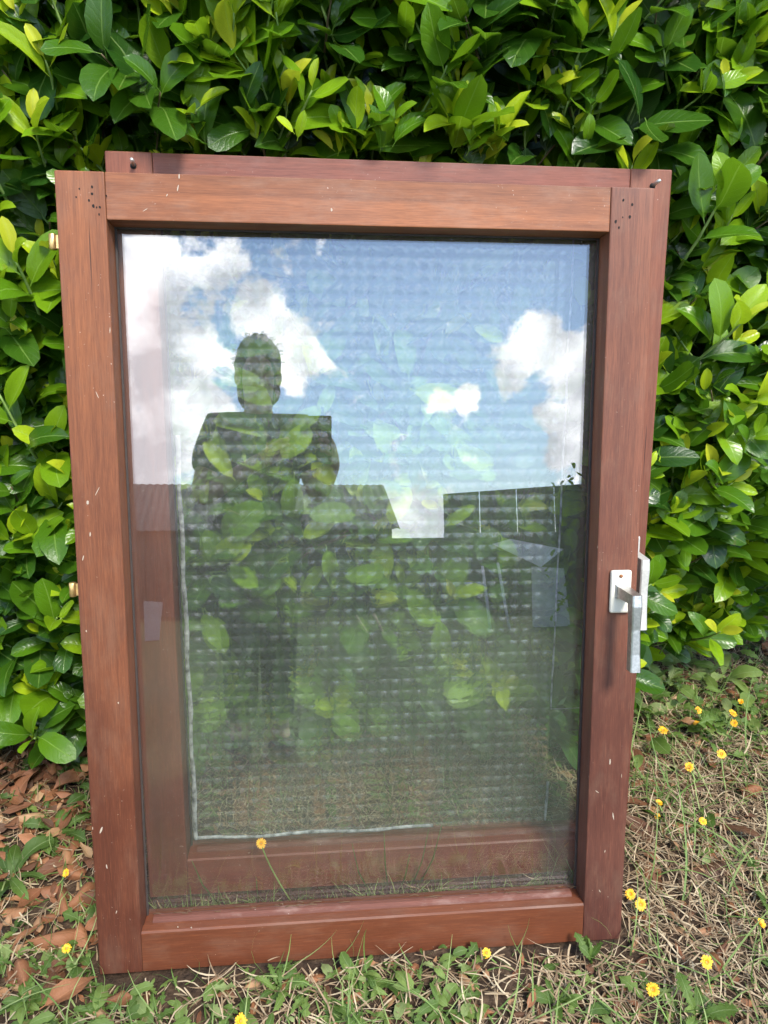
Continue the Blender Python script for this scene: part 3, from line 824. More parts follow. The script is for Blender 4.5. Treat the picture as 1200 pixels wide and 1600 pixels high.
dry = lambda x, y: (RNG.random(len(x)) < np.where(x > .3, 1, np.where(x < -.3, .35, .6))) & (RNG.random(len(x)) < np.clip(1.6 - (y - 1.2) * .35, .35, 1))
x, y = zone(70000, X0, X1, Y0, Y1, dry)
tag(blades('dry_grass', M['straw'], x, y, .02, .075, .0007, .0019, -.1, .40, 1.0, 0, 1, .020), 'mat of dry beige grass clippings covering the ground', 'grass', kind='stuff')
x, y = zone(19000, X0, X1, Y0, Y1, lambda x, y: (np.sin(x * 11 + 2) * np.sin(y * 9 + x * 4) + RNG.uniform(-1, 1, len(x)) > .1))
tag(blades('green_grass', M['grass'], x, y, .03, .11, .0006, .0019, .15, 1.1, 1.4, 0, 1), 'sparse green grass blades growing through the dry clippings', 'grass', kind='stuff')
x, y = zone(420, .42, 1.25, .7, 1.7)
tag(blades('trailing_grass', M['grass'], x, y, .14, .30, .0011, .0020, .25, .9, 2.0, .35, 1, .003, 9), 'long pale green grass stalks trailing over the turf', 'grass', kind='stuff')
x, y = zone(170, -.75, .45, .66, .90)
tag(blades('front_grass', M['grass'], x, y, .08, .16, .0010, .0018, .3, 1.1, 1.6, .3, 1, .003, 8), 'longer green grass stalks along the foot of the windows', 'grass', kind='stuff')

pl_ = np.stack([RNG.uniform(-.40, .42, 1500), RNG.uniform(.066, .122, 1500), np.full(1500, .0), np.ones(1500)], 1) @ np.array(MF).T
tag(blades('sheltered_grass', M['grass'], pl_[:, 0], pl_[:, 1], .018, .06, .0007, .0018, .5, 1.5, .8, .1, 1), 'short green grass growing in the gap between the two frames', 'grass', kind='stuff')
FLAT = [leaf_template(1, .36, .25, .5, .05, .3, 40, curl=.2), leaf_template(1, .45, -.3, .9, .08, -.5, 41, curl=1.2), leaf_template(1, .40, .6, -.6, .07, .4, 42), leaf_template(1, .5, -.5, .4, .10, .8, 43, curl=1.6)]
def litter(name, mat, n, x0, x1, y0, y1, s0, s1, a0, a1, keep, label, tilt=.5, lift=.012, temps=FLAT):
    x, y = zone(n, x0, x1, y0, y1, keep)
    f = LeafField(temps)
    for xx, yy in zip(x, y):
        s = random.uniform(s0, s1); a = random.uniform(0, 6.28)
        d = Vector((math.cos(a), math.sin(a), random.uniform(-.2, .35))); nn = Vector((random.uniform(-tilt, tilt), random.uniform(-tilt, tilt), 1))
        p = Vector((xx, yy, ground_z(xx, yy) + random.uniform(.001, lift)))
        tip = p + d.normalized() * s
        if any(abs(q.x) < W / 2 + s * .3 and -s * .3 < q.y < TH + s * .3 for q in (MI @ e for MI in (MFI, MRI) for e in (p, tip, (p + tip) / 2))): continue
        f.add(random.randrange(len(temps)), leaf_matrix(p, d, nn, s), random.uniform(a0, a1))
    o = f.joined(name, mat); tag(o, label, 'leaf litter', kind='stuff'); return o
litter('leaf_litter', M['dead'], 5200, X0, X1, Y0, 2.2, .012, .045, 0, 1, lambda x, y: RNG.random(len(x)) < np.where(x < -.4, 1, .55), 'crumbled brown leaf litter strewn over the soil')
litter('fallen_leaves', M['dead'], 520, X0, X1, 1.1, 2.3, .05, .10, 0, .7, None, 'brown fallen laurel leaves lying deep under the hedge')
litter('leaf_pile', M['dead'], 620, -.95, -.44, .74, 1.45, .02, .062, .0, 1, lambda x, y: RNG.random(len(x)) < np.clip((y - .80) * 2.6 + .12, .12, 1), 'heap of curled brown dead leaves on the ground left of the windows', 1.3, .03)
WEED = [leaf_template(1, .32, .3, .9, .05, .3, 50, lobes=.26, tip=.5, base=.9, rows=11), leaf_template(1, .36, .2, .9, .04, -.2, 51, lobes=.07, tip=.5, base=.8, rows=9), leaf_template(1, .34, .5, .5, .06, .5, 52, lobes=.42, tip=.45, base=1.1, rows=9), leaf_template(1, .50, .2, .7, .05, .3, 53, lobes=.05, tip=.5, base=.6, rows=8)]
def weed_keep(x, y):
    return np.sin(x * 8.3 + .4) * np.cos(y * 10.7 + x * 3) + RNG.uniform(-.7, .7, len(x)) > np.where(x < .45, -.05, .35)
g1 = litter('low_weeds', M['weed'], 4200, X0, X1, Y0, 2.2, .018, .055, 0, 1, weed_keep, 'low green broadleaf weeds spread through the turf', .45, .018, WEED)
g1['category'] = 'weeds'
g2 = litter('creeping_weeds', M['weed'], 620, -.62, .16, .66, .90, .012, .045, .2, 1, lambda x, y: np.sin(x * 9) + RNG.uniform(-1, 1, len(x)) > -.5, 'small leafy weeds crowding the foot of the front window', .6, .022, WEED)
g2['category'] = 'weeds'
g3 = litter('hedge_foot_weeds', M['weed'], 420, .5, 1.4, 1.45, 2.1, .03, .075, .2, 1, None, 'pale green weeds growing along the hedge foot at right', .7, .05, WEED)
g3['category'] = 'weeds'

# ---- single plants, flowers and fallen leaves
def rosette(name, px, py, n, size, ages, label, cat, temps=WEED, mat='weed', el=(.15, .7), group=None, pick=None, az=None):
    p = on_ground(px, py, .01)
    root = empty(name, (p.x, p.y, ground_z(p.x, p.y)))
    tag(root, label, cat, group)
    done = 0
    for k in range(n * 6):
        if done >= n: break
        a = (k * 2.399 + random.uniform(-.3, .3)) if az is None else random.uniform(*az)
        e = random.uniform(*el)
        d = Vector((math.cos(a) * math.cos(e), math.sin(a) * math.cos(e), math.sin(e)))
        s = size * random.uniform(.45, .85)
        base = Vector((p.x, p.y, ground_z(p.x, p.y) + .004))
        tipp = base + d * s
        if any(abs(q.x) < W / 2 + .01 and -.004 < q.y < TH + .012 and q.z > -.05 for q in (MI @ (base.lerp(tipp, f_)) for MI in (MFI, MRI) for f_ in (.3, .5, .75, 1))): continue
        ti = random.randrange(len(temps)) if pick is None else random.choice(pick)
        V, F, UV = temps[ti]
        ag = round(random.uniform(*ages) * 6) / 6
        key = (name, ti, ag, mat)
        if key not in variants: variants[key] = mesh_from('leaf', V, F, UV, np.full(len(V), ag), M[mat])
        o = bpy.data.objects.new('leaf', variants[key]); COL.objects.link(o); o.parent = root
        mt = leaf_matrix(base - root.location, d, Vector((0, 0, 1)) + Vector((random.uniform(-.5, .5), random.uniform(-.6, .2), 0)), s, random.uniform(.6, 1.0))
        o.matrix_basis = mt; done += 1
    return root
for k_, (w_, lo_, tw_, ar_) in enumerate(((.34, .30, .3, 1.1), (.30, .38, -.4, .8), (.38, .22, .5, 1.4))):
    WEED.append(leaf_template(1, w_, .3, ar_, .06, tw_, 70 + k_, lobes=lo_, tip=.42, base=1.05, rows=17))
WEED += [leaf_template(1, .30, .35, 1.2, .04, .4, 80, lobes=.06, tip=.5, base=.85, rows=12), leaf_template(1, .42, .3, .9, .05, -.5, 81, lobes=.05, tip=.5, base=.7, rows=12)]
rosette('dandelion_plant', 85, 1300, 11, .10, (.1, .6), 'jagged-leaved dandelion plant left of the front window among brown leaves', 'weed', pick=[4, 5, 6])
rosette('dock_plant', 15, 1370, 7, .11, (.0, .5), 'broad-leaved green weed at the left edge of the picture', 'weed', pick=[7, 8])
rosette('dandelion_plant', 926, 1496, 5, .075, (.3, .7), 'small weed reaching up in front of the right stile foot', 'weed', pick=[4, 5, 6], el=(.75, 1.25), az=(-.6, 3.7))
rosette('clover_plant', 45, 1560, 9, .07, (.4, .9), 'leafy pale weed in the bottom left corner of the picture', 'weed', pick=[7, 8])
rosette('plantain_plant', 560, 1520, 11, .065, (.3, .8), 'low weed clump under the middle of the front bottom rail', 'weed', pick=[7, 8])
rosette('dandelion_plant', 440, 1545, 9, .07, (.2, .7), 'weed clump below the front bottom rail, left of its middle', 'weed', pick=[4, 5, 6])
rosette('plantain_plant', 690, 1575, 8, .06, (.3, .8), 'small weed at the bottom edge, right of the middle', 'weed', pick=[7, 8])
rosette('plantain_plant', 870, 1560, 7, .07, (.3, .7), 'weed with upright oval leaves at the bottom edge near the right stile', 'weed', pick=[7, 8], el=(.3, .9))
rosette('grassy_weed', 1090, 1580, 8, .085, (.3, .8), 'narrow-leaved weed at the bottom right beside yellow flowers', 'weed', pick=[4, 7], el=(.3, 1.1))
rosette('lobed_weed', 1040, 1075, 10, .11, (.6, 1), 'pale green lobed-leaved weed at the hedge foot right of the windows', 'weed', pick=[4, 6, 8], el=(.2, .9))
rosette('dock_plant', 1125, 1075, 7, .15, (.55, .95), 'large pale dock-like leaves at the hedge foot near the right edge', 'weed', pick=[7, 8], el=(.1, .8))
rosette('lobed_weed', 1180, 1120, 8, .10, (.4, .8), 'green weed at the right edge above the yellow flowers', 'weed', pick=[4, 7], el=(.2, .8))
rosette('low_weed', 1010, 1130, 8, .08, (.1, .5), 'dark green weed beside the right edge of the windows', 'weed', pick=[4, 5, 6], el=(.2, .8))

def flower(px, py, hgt, size, lean, label, petals=17, closed=False, grp=None):
    size *= random.uniform(.68, .88); closed = random.random() < .3; petals += random.randrange(-3, 4)
    hd = on_ground(px, py, hgt)
    base = Vector((hd.x + lean[0], hd.y + lean[1], 0)); base.z = ground_z(base.x, base.y) - .002
    root = empty('hawkbit_flower', base); tag(root, label, 'flower')
    h_ = hd - base
    m = MB()
    mid = h_ * .5 + Vector((-lean[0] * .35, -lean[1] * .35, h_.z * .18))
    pts = [(1 - t) ** 2 * Vector((0, 0, 0)) + 2 * t * (1 - t) * mid + t * t * h_ for t in [k / 7 for k in range(8)]]
    m.tube(pts, [.0013] * 7 + [.0016], 6); m.build('stem', M['stem_green'], root)
    face = (Vector((0, -.55, .9)) + Vector((random.uniform(-.7, .7), random.uniform(-.5, .4), 0))).normalized()
    u = face.orthogonal().normalized(); w_ = face.cross(u)
    m = MB(); m.tube([h_ - face * .007, h_ - face * .003, h_ + face * .0005], [.0016, .0036, .0034], 9); m.build('bud_base', M['bud'], root)
    m = MB()
    for ring, (n, r0, L, rise, mi) in enumerate(((petals, .0015, 1.0, .16, 0), (petals - 3, .001, .74, .45, 0), (9, .0005, .42, .9, 1))):
        for k in range(n):
            a = 2 * math.pi * k / n + ring * .2 + random.uniform(-.1, .1)
            rd = u * math.cos(a) + w_ * math.sin(a); tn = face.cross(rd)
            ll = size * L * random.uniform(.85, 1.1); ww = size * .17
            rise_ = rise + (.7 if closed else random.uniform(-.12, .2))
            dd = (rd + face * rise_).normalized()
            p0, p1, p2 = h_ + rd * r0, h_ + rd * r0 + dd * ll * .6, h_ + rd * r0 + (dd - face * .12).normalized() * ll
            m.add([p0 - tn * ww * .45, p0 + tn * ww * .45, p1 + tn * ww, p1 - tn * ww, p2 + tn * ww * .75, p2 - tn * ww * .75], [(0, 1, 2, 3), (3, 2, 4, 5)], mi)
    m.build('flower_head', [M['petal'], M['petal_mid']], root)
FL = [(1036, 1141, .06, .0125, (.02, -.05), 'round yellow flower closest to the right stile, below the pale lobed weed'),
      (1091, 1110, .08, .0105, (.03, -.04), 'upper of two yellow flowers stacked beneath the pale lobed weed'),
      (1089, 1131, .06, .0100, (.02, -.03), 'lower of two yellow flowers stacked beneath the pale lobed weed'),
      (1145, 1114, .08, .0105, (-.03, -.03), 'yellow flower touching another, upper one of the joined pair at right'),
      (1147, 1130, .07, .0105, (-.04, -.03), 'yellow flower touching another, lower one of the joined pair at right'),
      (1157, 1097, .07, .0085, (.03, .02), 'small orange-yellow flower highest up at the right edge'),
      (1127, 1178, .08, .0125, (-.01, -.09), 'large round yellow flower on a straight stem, below the joined pair'),
      (1077, 1198, .06, .0110, (.03, -.05), 'bright yellow flower between the large round one and the stile'),
      (1029, 1255, .05, .0085, (.02, -.03), 'small yellow flower right of the stile, above a tiny bud'),
      (1027, 1275, .03, .0065, (.02, -.01), 'tiny half-open yellow bud right of the stile'),
      (1098, 1283, .05, .0095, (.01, -.04), 'yellow flower alone in dry grass midway down the right side'),
      (985, 1397, .05, .0105, (.03, .01), 'left one of two yellow flowers by the right stile foot'),
      (1001, 1413, .04, .0105, (.03, .01), 'right one of two yellow flowers by the right stile foot'),
      (1187, 1443, .05, .0105, (.01, -.03), 'yellow flower at the right edge low in the picture'),
      (1104, 1503, .05, .0110, (.01, -.03), 'yellow flower in dry grass near the bottom right, by a broad leaf'),
      (1020, 1546, .06, .0115, (.05, -.03), 'yellow flower near the bottom edge right of the windows'),
      (760, 1489, .02, .0095, (.02, .0), 'yellow flower tucked under the front bottom rail'),
      (376, 1595, .03, .0105, (.01, -.02), 'yellow flower cut by the bottom edge left of the middle'),
      (103, 1364, .04, .0070, (-.03, .0), 'small yellow flower left of the front window over a brown leaf'),
      (104, 1482, .03, .0080, (.03, -.02), 'yellow flower left of the front window foot')]
for f in FL: flower(f[0], f[1], f[2], f[3], f[4], f[5])
# one grows between the two frames and is seen through the clear pane
q = MF @ on_frame(MFI, 408, 1318, .075)
hd = CAM + (q - CAM)
bpx = project(Vector((q.x, q.y, 0)))
def flower_at(hd, base, size, label):
    px, py, _ = project(hd); flower(px, py, hd.z, size, (base[0] - hd.x, base[1] - hd.y), label)
flower_at(hd, (hd.x + .055, hd.y + .012), .0085, 'yellow flower behind the clear pane, between the two frames')
m = MB()
for px, py, bx in ((300, 1345, .045), (600, 1300, .012), (550, 1318, .04), (670, 1295, -.03), (690, 1290, -.04), (640, 1335, -.02), (400, 1370, 0.0)):
    q = MF @ on_frame(MFI, px, py, .078)
    b = Vector((q.x + bx, q.y + .01, ground_z(q.x + bx, q.y + .01)))
    m.tube([b, b.lerp(q, .5) + Vector((-bx * .2, 0, 0)), q], [.0014, .0012, .0005], 5)
tag(m.build('grass_stalks', M['grass']), 'few thin grass stalks standing between the two frames', 'grass', kind='stuff')

DL = [leaf_template(1, .46, .7, .9, .09, .5, 60, lobes=.06, rows=10), leaf_template(1, .55, -.5, .8, .16, -.6, 61, curl=1.2, lobes=.10, rows=10), leaf_template(1, .40, 1.1, .6, .10, .7, 62, lobes=.06, rows=10), leaf_template(1, .62, -.4, 1.4, .20, .9, 63, curl=1.6, lobes=.12, rows=10)]
for k, (px, py, ang, s, age, ti, label) in enumerate((
        (40, 1240, 1.1, .105, .45, 0, 'upright reddish brown dead leaf at the hedge foot on the left'),
        (35, 1285, .2, .09, .95, 3, 'crumpled tan dead leaf below the upright reddish one'),
        (105, 1235, .6, .115, .6, 2, 'long folded orange-brown dead leaf pointing at the left stile'),
        (70, 1215, .1, .08, .3, 1, 'dark brown dead leaf under the lowest laurel leaves'),
        (105, 1345, 1.9, .06, .8, 1, 'small light brown dead leaf with curled rim left of the stile'),
        (75, 1470, .15, .115, .62, 3, 'large rust coloured crumpled dead leaf left of the front window'),
        (120, 1405, 1.0, .08, .6, 1, 'orange-brown dead leaf just left of the front stile, above the rust coloured one'),
        (35, 1525, 2.2, .08, .55, 3, 'brown dead leaf near the left edge below the rust coloured one'),
        (95, 1560, .6, .10, .65, 2, 'long brown strip of dead leaf near the bottom left'),
        (1000, 1088, .2, .06, .95, 1, 'tan dead leaf right of the windows beneath the hedge'),
        (1070, 1150, -.7, .075, .85, 2, 'curled tan dead leaf among the yellow flowers'),
        (1015, 1160, .1, .06, .6, 3, 'crumpled brown dead leaf beside the right stile'),
        (1165, 1245, .1, .07, .55, 1, 'brown dead leaf in dry grass at the right edge'),
        (1120, 1510, 1.5, .045, .5, 2, 'small brown dead leaf behind the broad leaf at bottom right'),
        (175, 1555, .2, .05, .5, 1, 'small brown dead leaf below the left stile foot'))):
    p = on_ground(px, py, .012); p.z = ground_z(p.x, p.y) + .022
    s *= .82
    d = Vector((math.cos(ang), math.sin(ang), .12 if k != 0 else .8)); V, F, UV = DL[ti]
    me = mesh_from('dead_leaf', V, F, UV, np.full(len(V), age), M['dead'])
    o = bpy.data.objects.new('dead_leaf', me); COL.objects.link(o)
    o.matrix_world = leaf_matrix(p - d * s * .4, d, (random.uniform(-.3, .3), -.45, 1), s)
    tag(o, label, 'dead leaf')
# one dried leaf caught in the hedge, upper right
r_ = ray(912, 92); p = CAM + r_ * (1.33 / r_.y); V, F, UV = DL[3]
o = bpy.data.objects.new('dead_leaf', mesh_from('dead_leaf', V, F, UV, np.full(len(V), .5), M['dead'])); COL.objects.link(o)
o.matrix_world = leaf_matrix(p, (.2, -.2, -1), (.3, -1, .2), .055); tag(o, 'dried brown leaf caught in the hedge above the windows, upper right', 'dead leaf')
a, b = on_ground(1130, 885, .03), on_ground(1230, 1010, .03)
m = MB(); m.tube([a, a.lerp(b, .4) + Vector((.01, 0, .01)), b], [.011, .012, .013], 9)
tag(m.build('stick', plain('pale_stick', (.30, .19, .10), .8, scale=50, bump=.5)), 'brown stick lying on the ground at the right edge below the hedge', 'stick')

# dry bits caught on the ledge of the front window
m = MB()
for k in range(34):
    x = random.choice((random.uniform(fx0, fx0 + .30), random.uniform(fx0, fx1), random.uniform(fx1 - .14, fx1 - .01)))
    yy = random.uniform(.030, .0415); zz = BR + .0062; L = random.uniform(.006, .026); a = random.gauss(0, .35)
    m.tube([MF @ Vector((x, yy, zz)), MF @ Vector((x + L * .5, yy - L * .2 * math.sin(a), zz + random.uniform(0, .003))), MF @ Vector((x + L, max(.02, yy - L * .3 * math.sin(a)), zz + random.uniform(-.0005, .002)))], .0006, 5)
tag(m.build('dry_bits', M['straw']), 'dry grass bits lying on the front bottom rail ledge', 'litter', kind='stuff')
# ------------------------------------------------------------------ the garden behind the photographer, seen in the glass
def mirror_point(px, py, dist):
    """point of the garden that the clear pane shows at this pixel, `dist` metres behind the lens"""
    p = MF @ on_frame(MFI, px, py, DEP); d = mirror_dir(px, py)
    return p + d * ((-dist - p.y) / d.y)
M['shed_wall'] = plain('weathered_boards', (.075, .065, .055), .85, scale=12, bump=.6)
M['shed_roof'] = plain('corrugated_roof', (.06, .06, .062), .8, scale=9)
M['fence'] = plain('green_fence_boards', (.045, .060, .038), .85, scale=14)
M['white_sheet'] = plain('white_sheet', (.40, .41, .41), .5, var=.08, scale=6)
M['pale_wood'] = plain('pale_timber', (.36, .27, .18), .8, scale=25)

a, b = mirror_point(150, 768, 9), mirror_point(612, 761, 9)
sx0, sx1, stop = a.x - 1.2, b.x, (a.z + b.z) / 2
shed = empty('garden_shed', ((sx0 + sx1) / 2, -10.3, 0)); tag(shed, 'long low shed with a corrugated roof, reflected left in the clear pane', 'shed')
def shed_part(mb, name, mat):
    o = mb.build(name, mat, shed); o.matrix_parent_inverse = Matrix.Translation((-(sx0 + sx1) / 2, 10.3, 0)); return o
eave = mirror_point(400, 825, 9).z
nb = int((sx1 - sx0) / .16)
for k in range(nb):
    m = MB(); m.box(sx0 + k * .16 + .004, sx0 + (k + 1) * .16 - .004, -9.04 - .01 * (k % 2), -9.0 - .01 * (k % 2), -.02, eave); shed_part(m, 'wall_board', M['shed_wall'])
m = MB(); m.box(sx0, sx1, -11.6, -9.06, -.02, eave - .01); shed_part(m, 'wall', M['shed_wall'])
m = MB(); n = int((sx1 - sx0 + .2) / .03); vs = []
for k in range(n + 1):
    xx = sx0 - .1 + k * .03; zz = .009 * math.cos(k * math.pi / 2)
    vs += [(xx, -8.85, eave - .04 + zz), (xx, -10.2, stop + .22 + zz), (xx, -11.8, eave + zz)]
m.add(vs, [(k * 3 + j, k * 3 + 3 + j, k * 3 + 4 + j, k * 3 + 1 + j) for k in range(n) for j in (0, 1)], 0, True); shed_part(m, 'roof', M['shed_roof'])

fa, fb = mirror_point(692, 772, 8), mirror_point(985, 748, 8)
fence = empty('garden_fence', ((fa.x + fb.x) / 2, -8, 0)); tag(fence, 'tall dark board fence with narrow gaps, reflected right in the clear pane', 'fence')
def fpart(mb, name, mat):
    o = mb.build(name, mat, fence); o.matrix_parent_inverse = Matrix.Translation((-(fa.x + fb.x) / 2, 8, 0)); return o
cuts = [692, 749, 807, 866, 925, 985]
for k in range(5):
    p, q = mirror_point(cuts[k], 770, 8), mirror_point(cuts[k + 1], 760, 8)
    w0, w1 = p.x + .010, q.x - .010
    t0, t1 = mirror_point(cuts[k], 772 - k * 4.2, 8).z, mirror_point(cuts[k + 1], 772 - (k + 1) * 4.2, 8).z
    nbd = 5
    for j in range(nbd):
        b0, b1 = w0 + (w1 - w0) * j / nbd, w0 + (w1 - w0) * (j + 1) / nbd
        z0, z1 = t0 + (t1 - t0) * j / nbd, t0 + (t1 - t0) * (j + 1) / nbd
        m = MB(); yb = -8 - .006 * (j % 2)
        m.add([(b0, yb, 0), (b1 - .001, yb, 0), (b1 - .001, yb, z1), (b0, yb, z0), (b0, yb - .02, 0), (b1 - .001, yb - .02, 0), (b1 - .001, yb - .02, z1), (b0, yb - .02, z0)],
              [(0, 1, 2, 3), (5, 4, 7, 6), (0, 4, 5, 1), (1, 5, 6, 2), (2, 6, 7, 3), (3, 7, 4, 0)])
        fpart(m, 'board', M['fence'])
    for zz in (.35, 1.1):
        m = MB(); m.box(w0, w1, -8.06, -8.03, zz, zz + .07); fpart(m, 'rail', M['fence'])
la, lb = mirror_point(560, 842, 9.5), mirror_point(760, 838, 9.5)
m = MB(); m.box(la.x, lb.x + 6, -9.6, -9.4, 0, la.z, .02)
tag(m.build('low_wall', plain('grey_blocks', (.10, .105, .085), .9, scale=8)), 'low grey-green wall between shed and fence, reflected in the clear pane', 'wall')
# a shrub by the fence
shrub = empty('garden_shrub', (mirror_point(905, 900, 4.2).x, -4.2, 0)); tag(shrub, 'leafy shrub reflected at the right edge of the clear pane', 'shrub')
f = LeafField(WEED); sb = MB()
for k in range(60):
    px, py = random.gauss(905, 26), random.uniform(735, 1000)
    p = mirror_point(px, py, 4.2 + random.uniform(-.15, .15))
    for j in range(3):
        a = random.uniform(0, 6.28); d = Vector((math.cos(a), random.uniform(-.5, .5), math.sin(a)))
        f.add(1, leaf_matrix(p + d * .01, d, (random.random() - .5, 1, .4), random.uniform(.05, .085)), random.uniform(0, .4))
for k in range(7):
    b = Vector((shrub.location.x + random.uniform(-.05, .05), -4.2, -.02)); t_ = mirror_point(random.gauss(905, 22), random.uniform(735, 850), 4.2)
    sb.tube([b, b.lerp(t_, .5) + Vector((random.uniform(-.06, .06), 0, 0)), t_], [.012, .008, .003], 6)
cr = f.joined('crown', M['weed'], None, shrub); cr.matrix_parent_inverse = Matrix.Translation(-shrub.location); tag(cr, kind='stuff')
o = sb.build('trunk', M['branch'], shrub); o.matrix_parent_inverse = Matrix.Translation(-shrub.location)
# odds and ends leaning about the yard
def slab(name, quad, dist, th, mat, label, cat, lean=.25):
    P = [mirror_point(px, py, dist) for px, py in quad]
    zmin = min(p.z for p in P)
    P = [Vector((p.x, p.y - lean * (p.z - zmin) * .5, p.z)) for p in P]
    m = MB(); n = len(P)
    m.add(P + [p + Vector((0, -th, 0)) for p in P], [tuple(range(n)), tuple(range(2 * n - 1, n - 1, -1))] + [(i, (i + 1) % n, n + (i + 1) % n, n + i) for i in range(n)])
    return tag(m.build(name, mat), label, cat)
slab('plastic_sheet', [(838, 885), (888, 888), (895, 1012), (848, 1010), (835, 985)], 5.0, .02, M['white_sheet'], 'white plastic sheet propped in the yard, reflected at right', 'sheet')
slab('cold_frame_lid', [(772, 850), (800, 842), (882, 858), (846, 886)], 5.2, .03, plain('pale_lid', (.66, .67, .68), .5, var=.08, scale=6), 'pale slanted cold frame lid, reflected above the plastic sheet', 'lid')
slab('pale_board', [(222, 940), (252, 942), (243, 1055), (228, 1062)], 5.0, .02, M['white_sheet'], 'pale narrow board, reflected on the left of the pane', 'board')
slab('pale_board', [(630, 994), (696, 990), (697, 1006), (632, 1008)], 5.0, .03, M['white_sheet'], 'short pale board lying low, reflected in the middle of the pane', 'board')
slab('timber_offcut', [(427, 1058), (478, 1060), (450, 1092), (427, 1095)], 4.0, .04, M['pale_wood'], 'brown timber offcut, reflected below the photographer', 'board')
for k, (p0, p1) in enumerate((((754, 885), (770, 1012)), ((778, 880), (800, 1005)), ((556, 962), (622, 1066)), ((584, 960), (634, 1058)))):
    p, q = mirror_point(*p0, 5.2), mirror_point(*p1, 4.9)
    m = MB(); m.tube([p, p.lerp(q, .5), q], .016, 8)
    tag(m.build('leaning_pole', M['white_sheet'] if k < 2 else M['pale_wood']), ('white pole, left of a leaning pair reflected at right', 'white pole, right of a leaning pair reflected at right', 'brown slanting pole, left of a pair reflected mid-pane', 'brown slanting pole, right of a pair reflected mid-pane')[k], 'pole')

# ------------------------------------------------------------------ the photographer (mirrored in the pane)
def skin_mesh(name, verts, edges, radii, mat, parent, root=0, sub=2):
    me = bpy.data.meshes.new(name); me.from_pydata([tuple(v) for v in verts], edges, [])
    o = bpy.data.objects.new(name, me); COL.objects.link(o)
    md = o.modifiers.new('skin', 'SKIN'); md.use_smooth_shade = True
    sv = me.skin_vertices
    if not sv:
        bpy.context.view_layer.objects.active = o
    for i, r_ in enumerate(radii):
        me.skin_vertices[0].data[i].radius = r_ if isinstance(r_, tuple) else (r_, r_)
        me.skin_vertices[0].data[i].use_root = (i == root)
    s = o.modifiers.new('sub', 'SUBSURF'); s.levels = sub; s.render_levels = sub
    me.materials.append(mat)
    if parent: o.parent = parent; o.matrix_parent_inverse = parent.matrix_world.inverted()
    return o
M['skin'] = plain('skin', (.42, .23, .15), .55, var=.08, scale=20)
M['shirt'] = plain('dark_tshirt', (.030, .034, .042), .9, var=.2, scale=60, bump=.3)
M['jeans'] = plain('dark_trousers', (.050, .054, .050), .9, var=.25, scale=90, bump=.3)
M['hair'] = plain('brown_hair', (.035, .022, .014), .6, var=.4, scale=120, bump=.6)
M['eye'] = plain('eye', (.02, .018, .015), .2)
M['lip'] = plain('lips', (.36, .13, .10), .5)
M['shoe'] = plain('dark_shoe', (.03, .028, .026), .7)
M['phone'] = plain('black_phone', (.012, .012, .014), .25)
PX, PY = -.185, -.40
person = empty('person', (PX, PY, 0))
tag(person, 'person in dark T-shirt and trousers holding up a phone, reflected in the clear pane', 'person')
bpy.context.view_layer.update()
hz = 1.375
V_ = dict(pel=(PX, PY, .80), waist=(PX, PY, .93), chest=(PX, PY - .01, 1.10), neckb=(PX, PY, 1.215), neck=(PX, PY + .015, 1.27), head=(PX, PY + .03, 1.37), crown=(PX, PY + .02, 1.47),
          shl=(PX - .15, PY, 1.17), ell=(PX - .21, PY + .06, .90), wrl=(PX - .02, PY + .28, 1.00), hal=(PX + .06, PY + .335, 1.03),
          shr=(PX + .15, PY, 1.17), elr=(PX + .215, PY + .06, .91), wrr=(PX + .245, PY + .275, 1.00), har=(PX + .222, PY + .335, 1.05),
          hpl=(PX - .085, PY, .77), knl=(PX - .068, PY + .02, .43), anl=(PX - .066, PY, .09), tol=(PX - .08, PY + .14, .035),
          hpr=(PX + .085, PY, .77), knr=(PX + .068, PY + .02, .43), anr=(PX + .066, PY, .09), tor=(PX + .08, PY + .14, .035))
RAD = dict(pel=(.13, .10), waist=(.115, .09), chest=(.13, .10), neckb=(.06, .055), neck=(.05, .05), head=(.072, .088), crown=(.055, .065), shl=.055, ell=.040, wrl=.028, hal=.03, shr=.055, elr=.040, wrr=.028, har=.03,
           hpl=.085, knl=.058, anl=.040, tol=.03, hpr=.085, knr=.058, anr=.040, tor=.03)
K = list(V_)
E_ = [('pel', 'waist'), ('waist', 'chest'), ('chest', 'neckb'), ('neckb', 'neck'), ('neck', 'head'), ('head', 'crown'), ('chest', 'shl'), ('shl', 'ell'), ('ell', 'wrl'), ('wrl', 'hal'), ('chest', 'shr'), ('shr', 'elr'), ('elr', 'wrr'), ('wrr', 'har'),
      ('pel', 'hpl'), ('hpl', 'knl'), ('knl', 'anl'), ('anl', 'tol'), ('pel', 'hpr'), ('hpr', 'knr'), ('knr', 'anr'), ('anr', 'tor')]
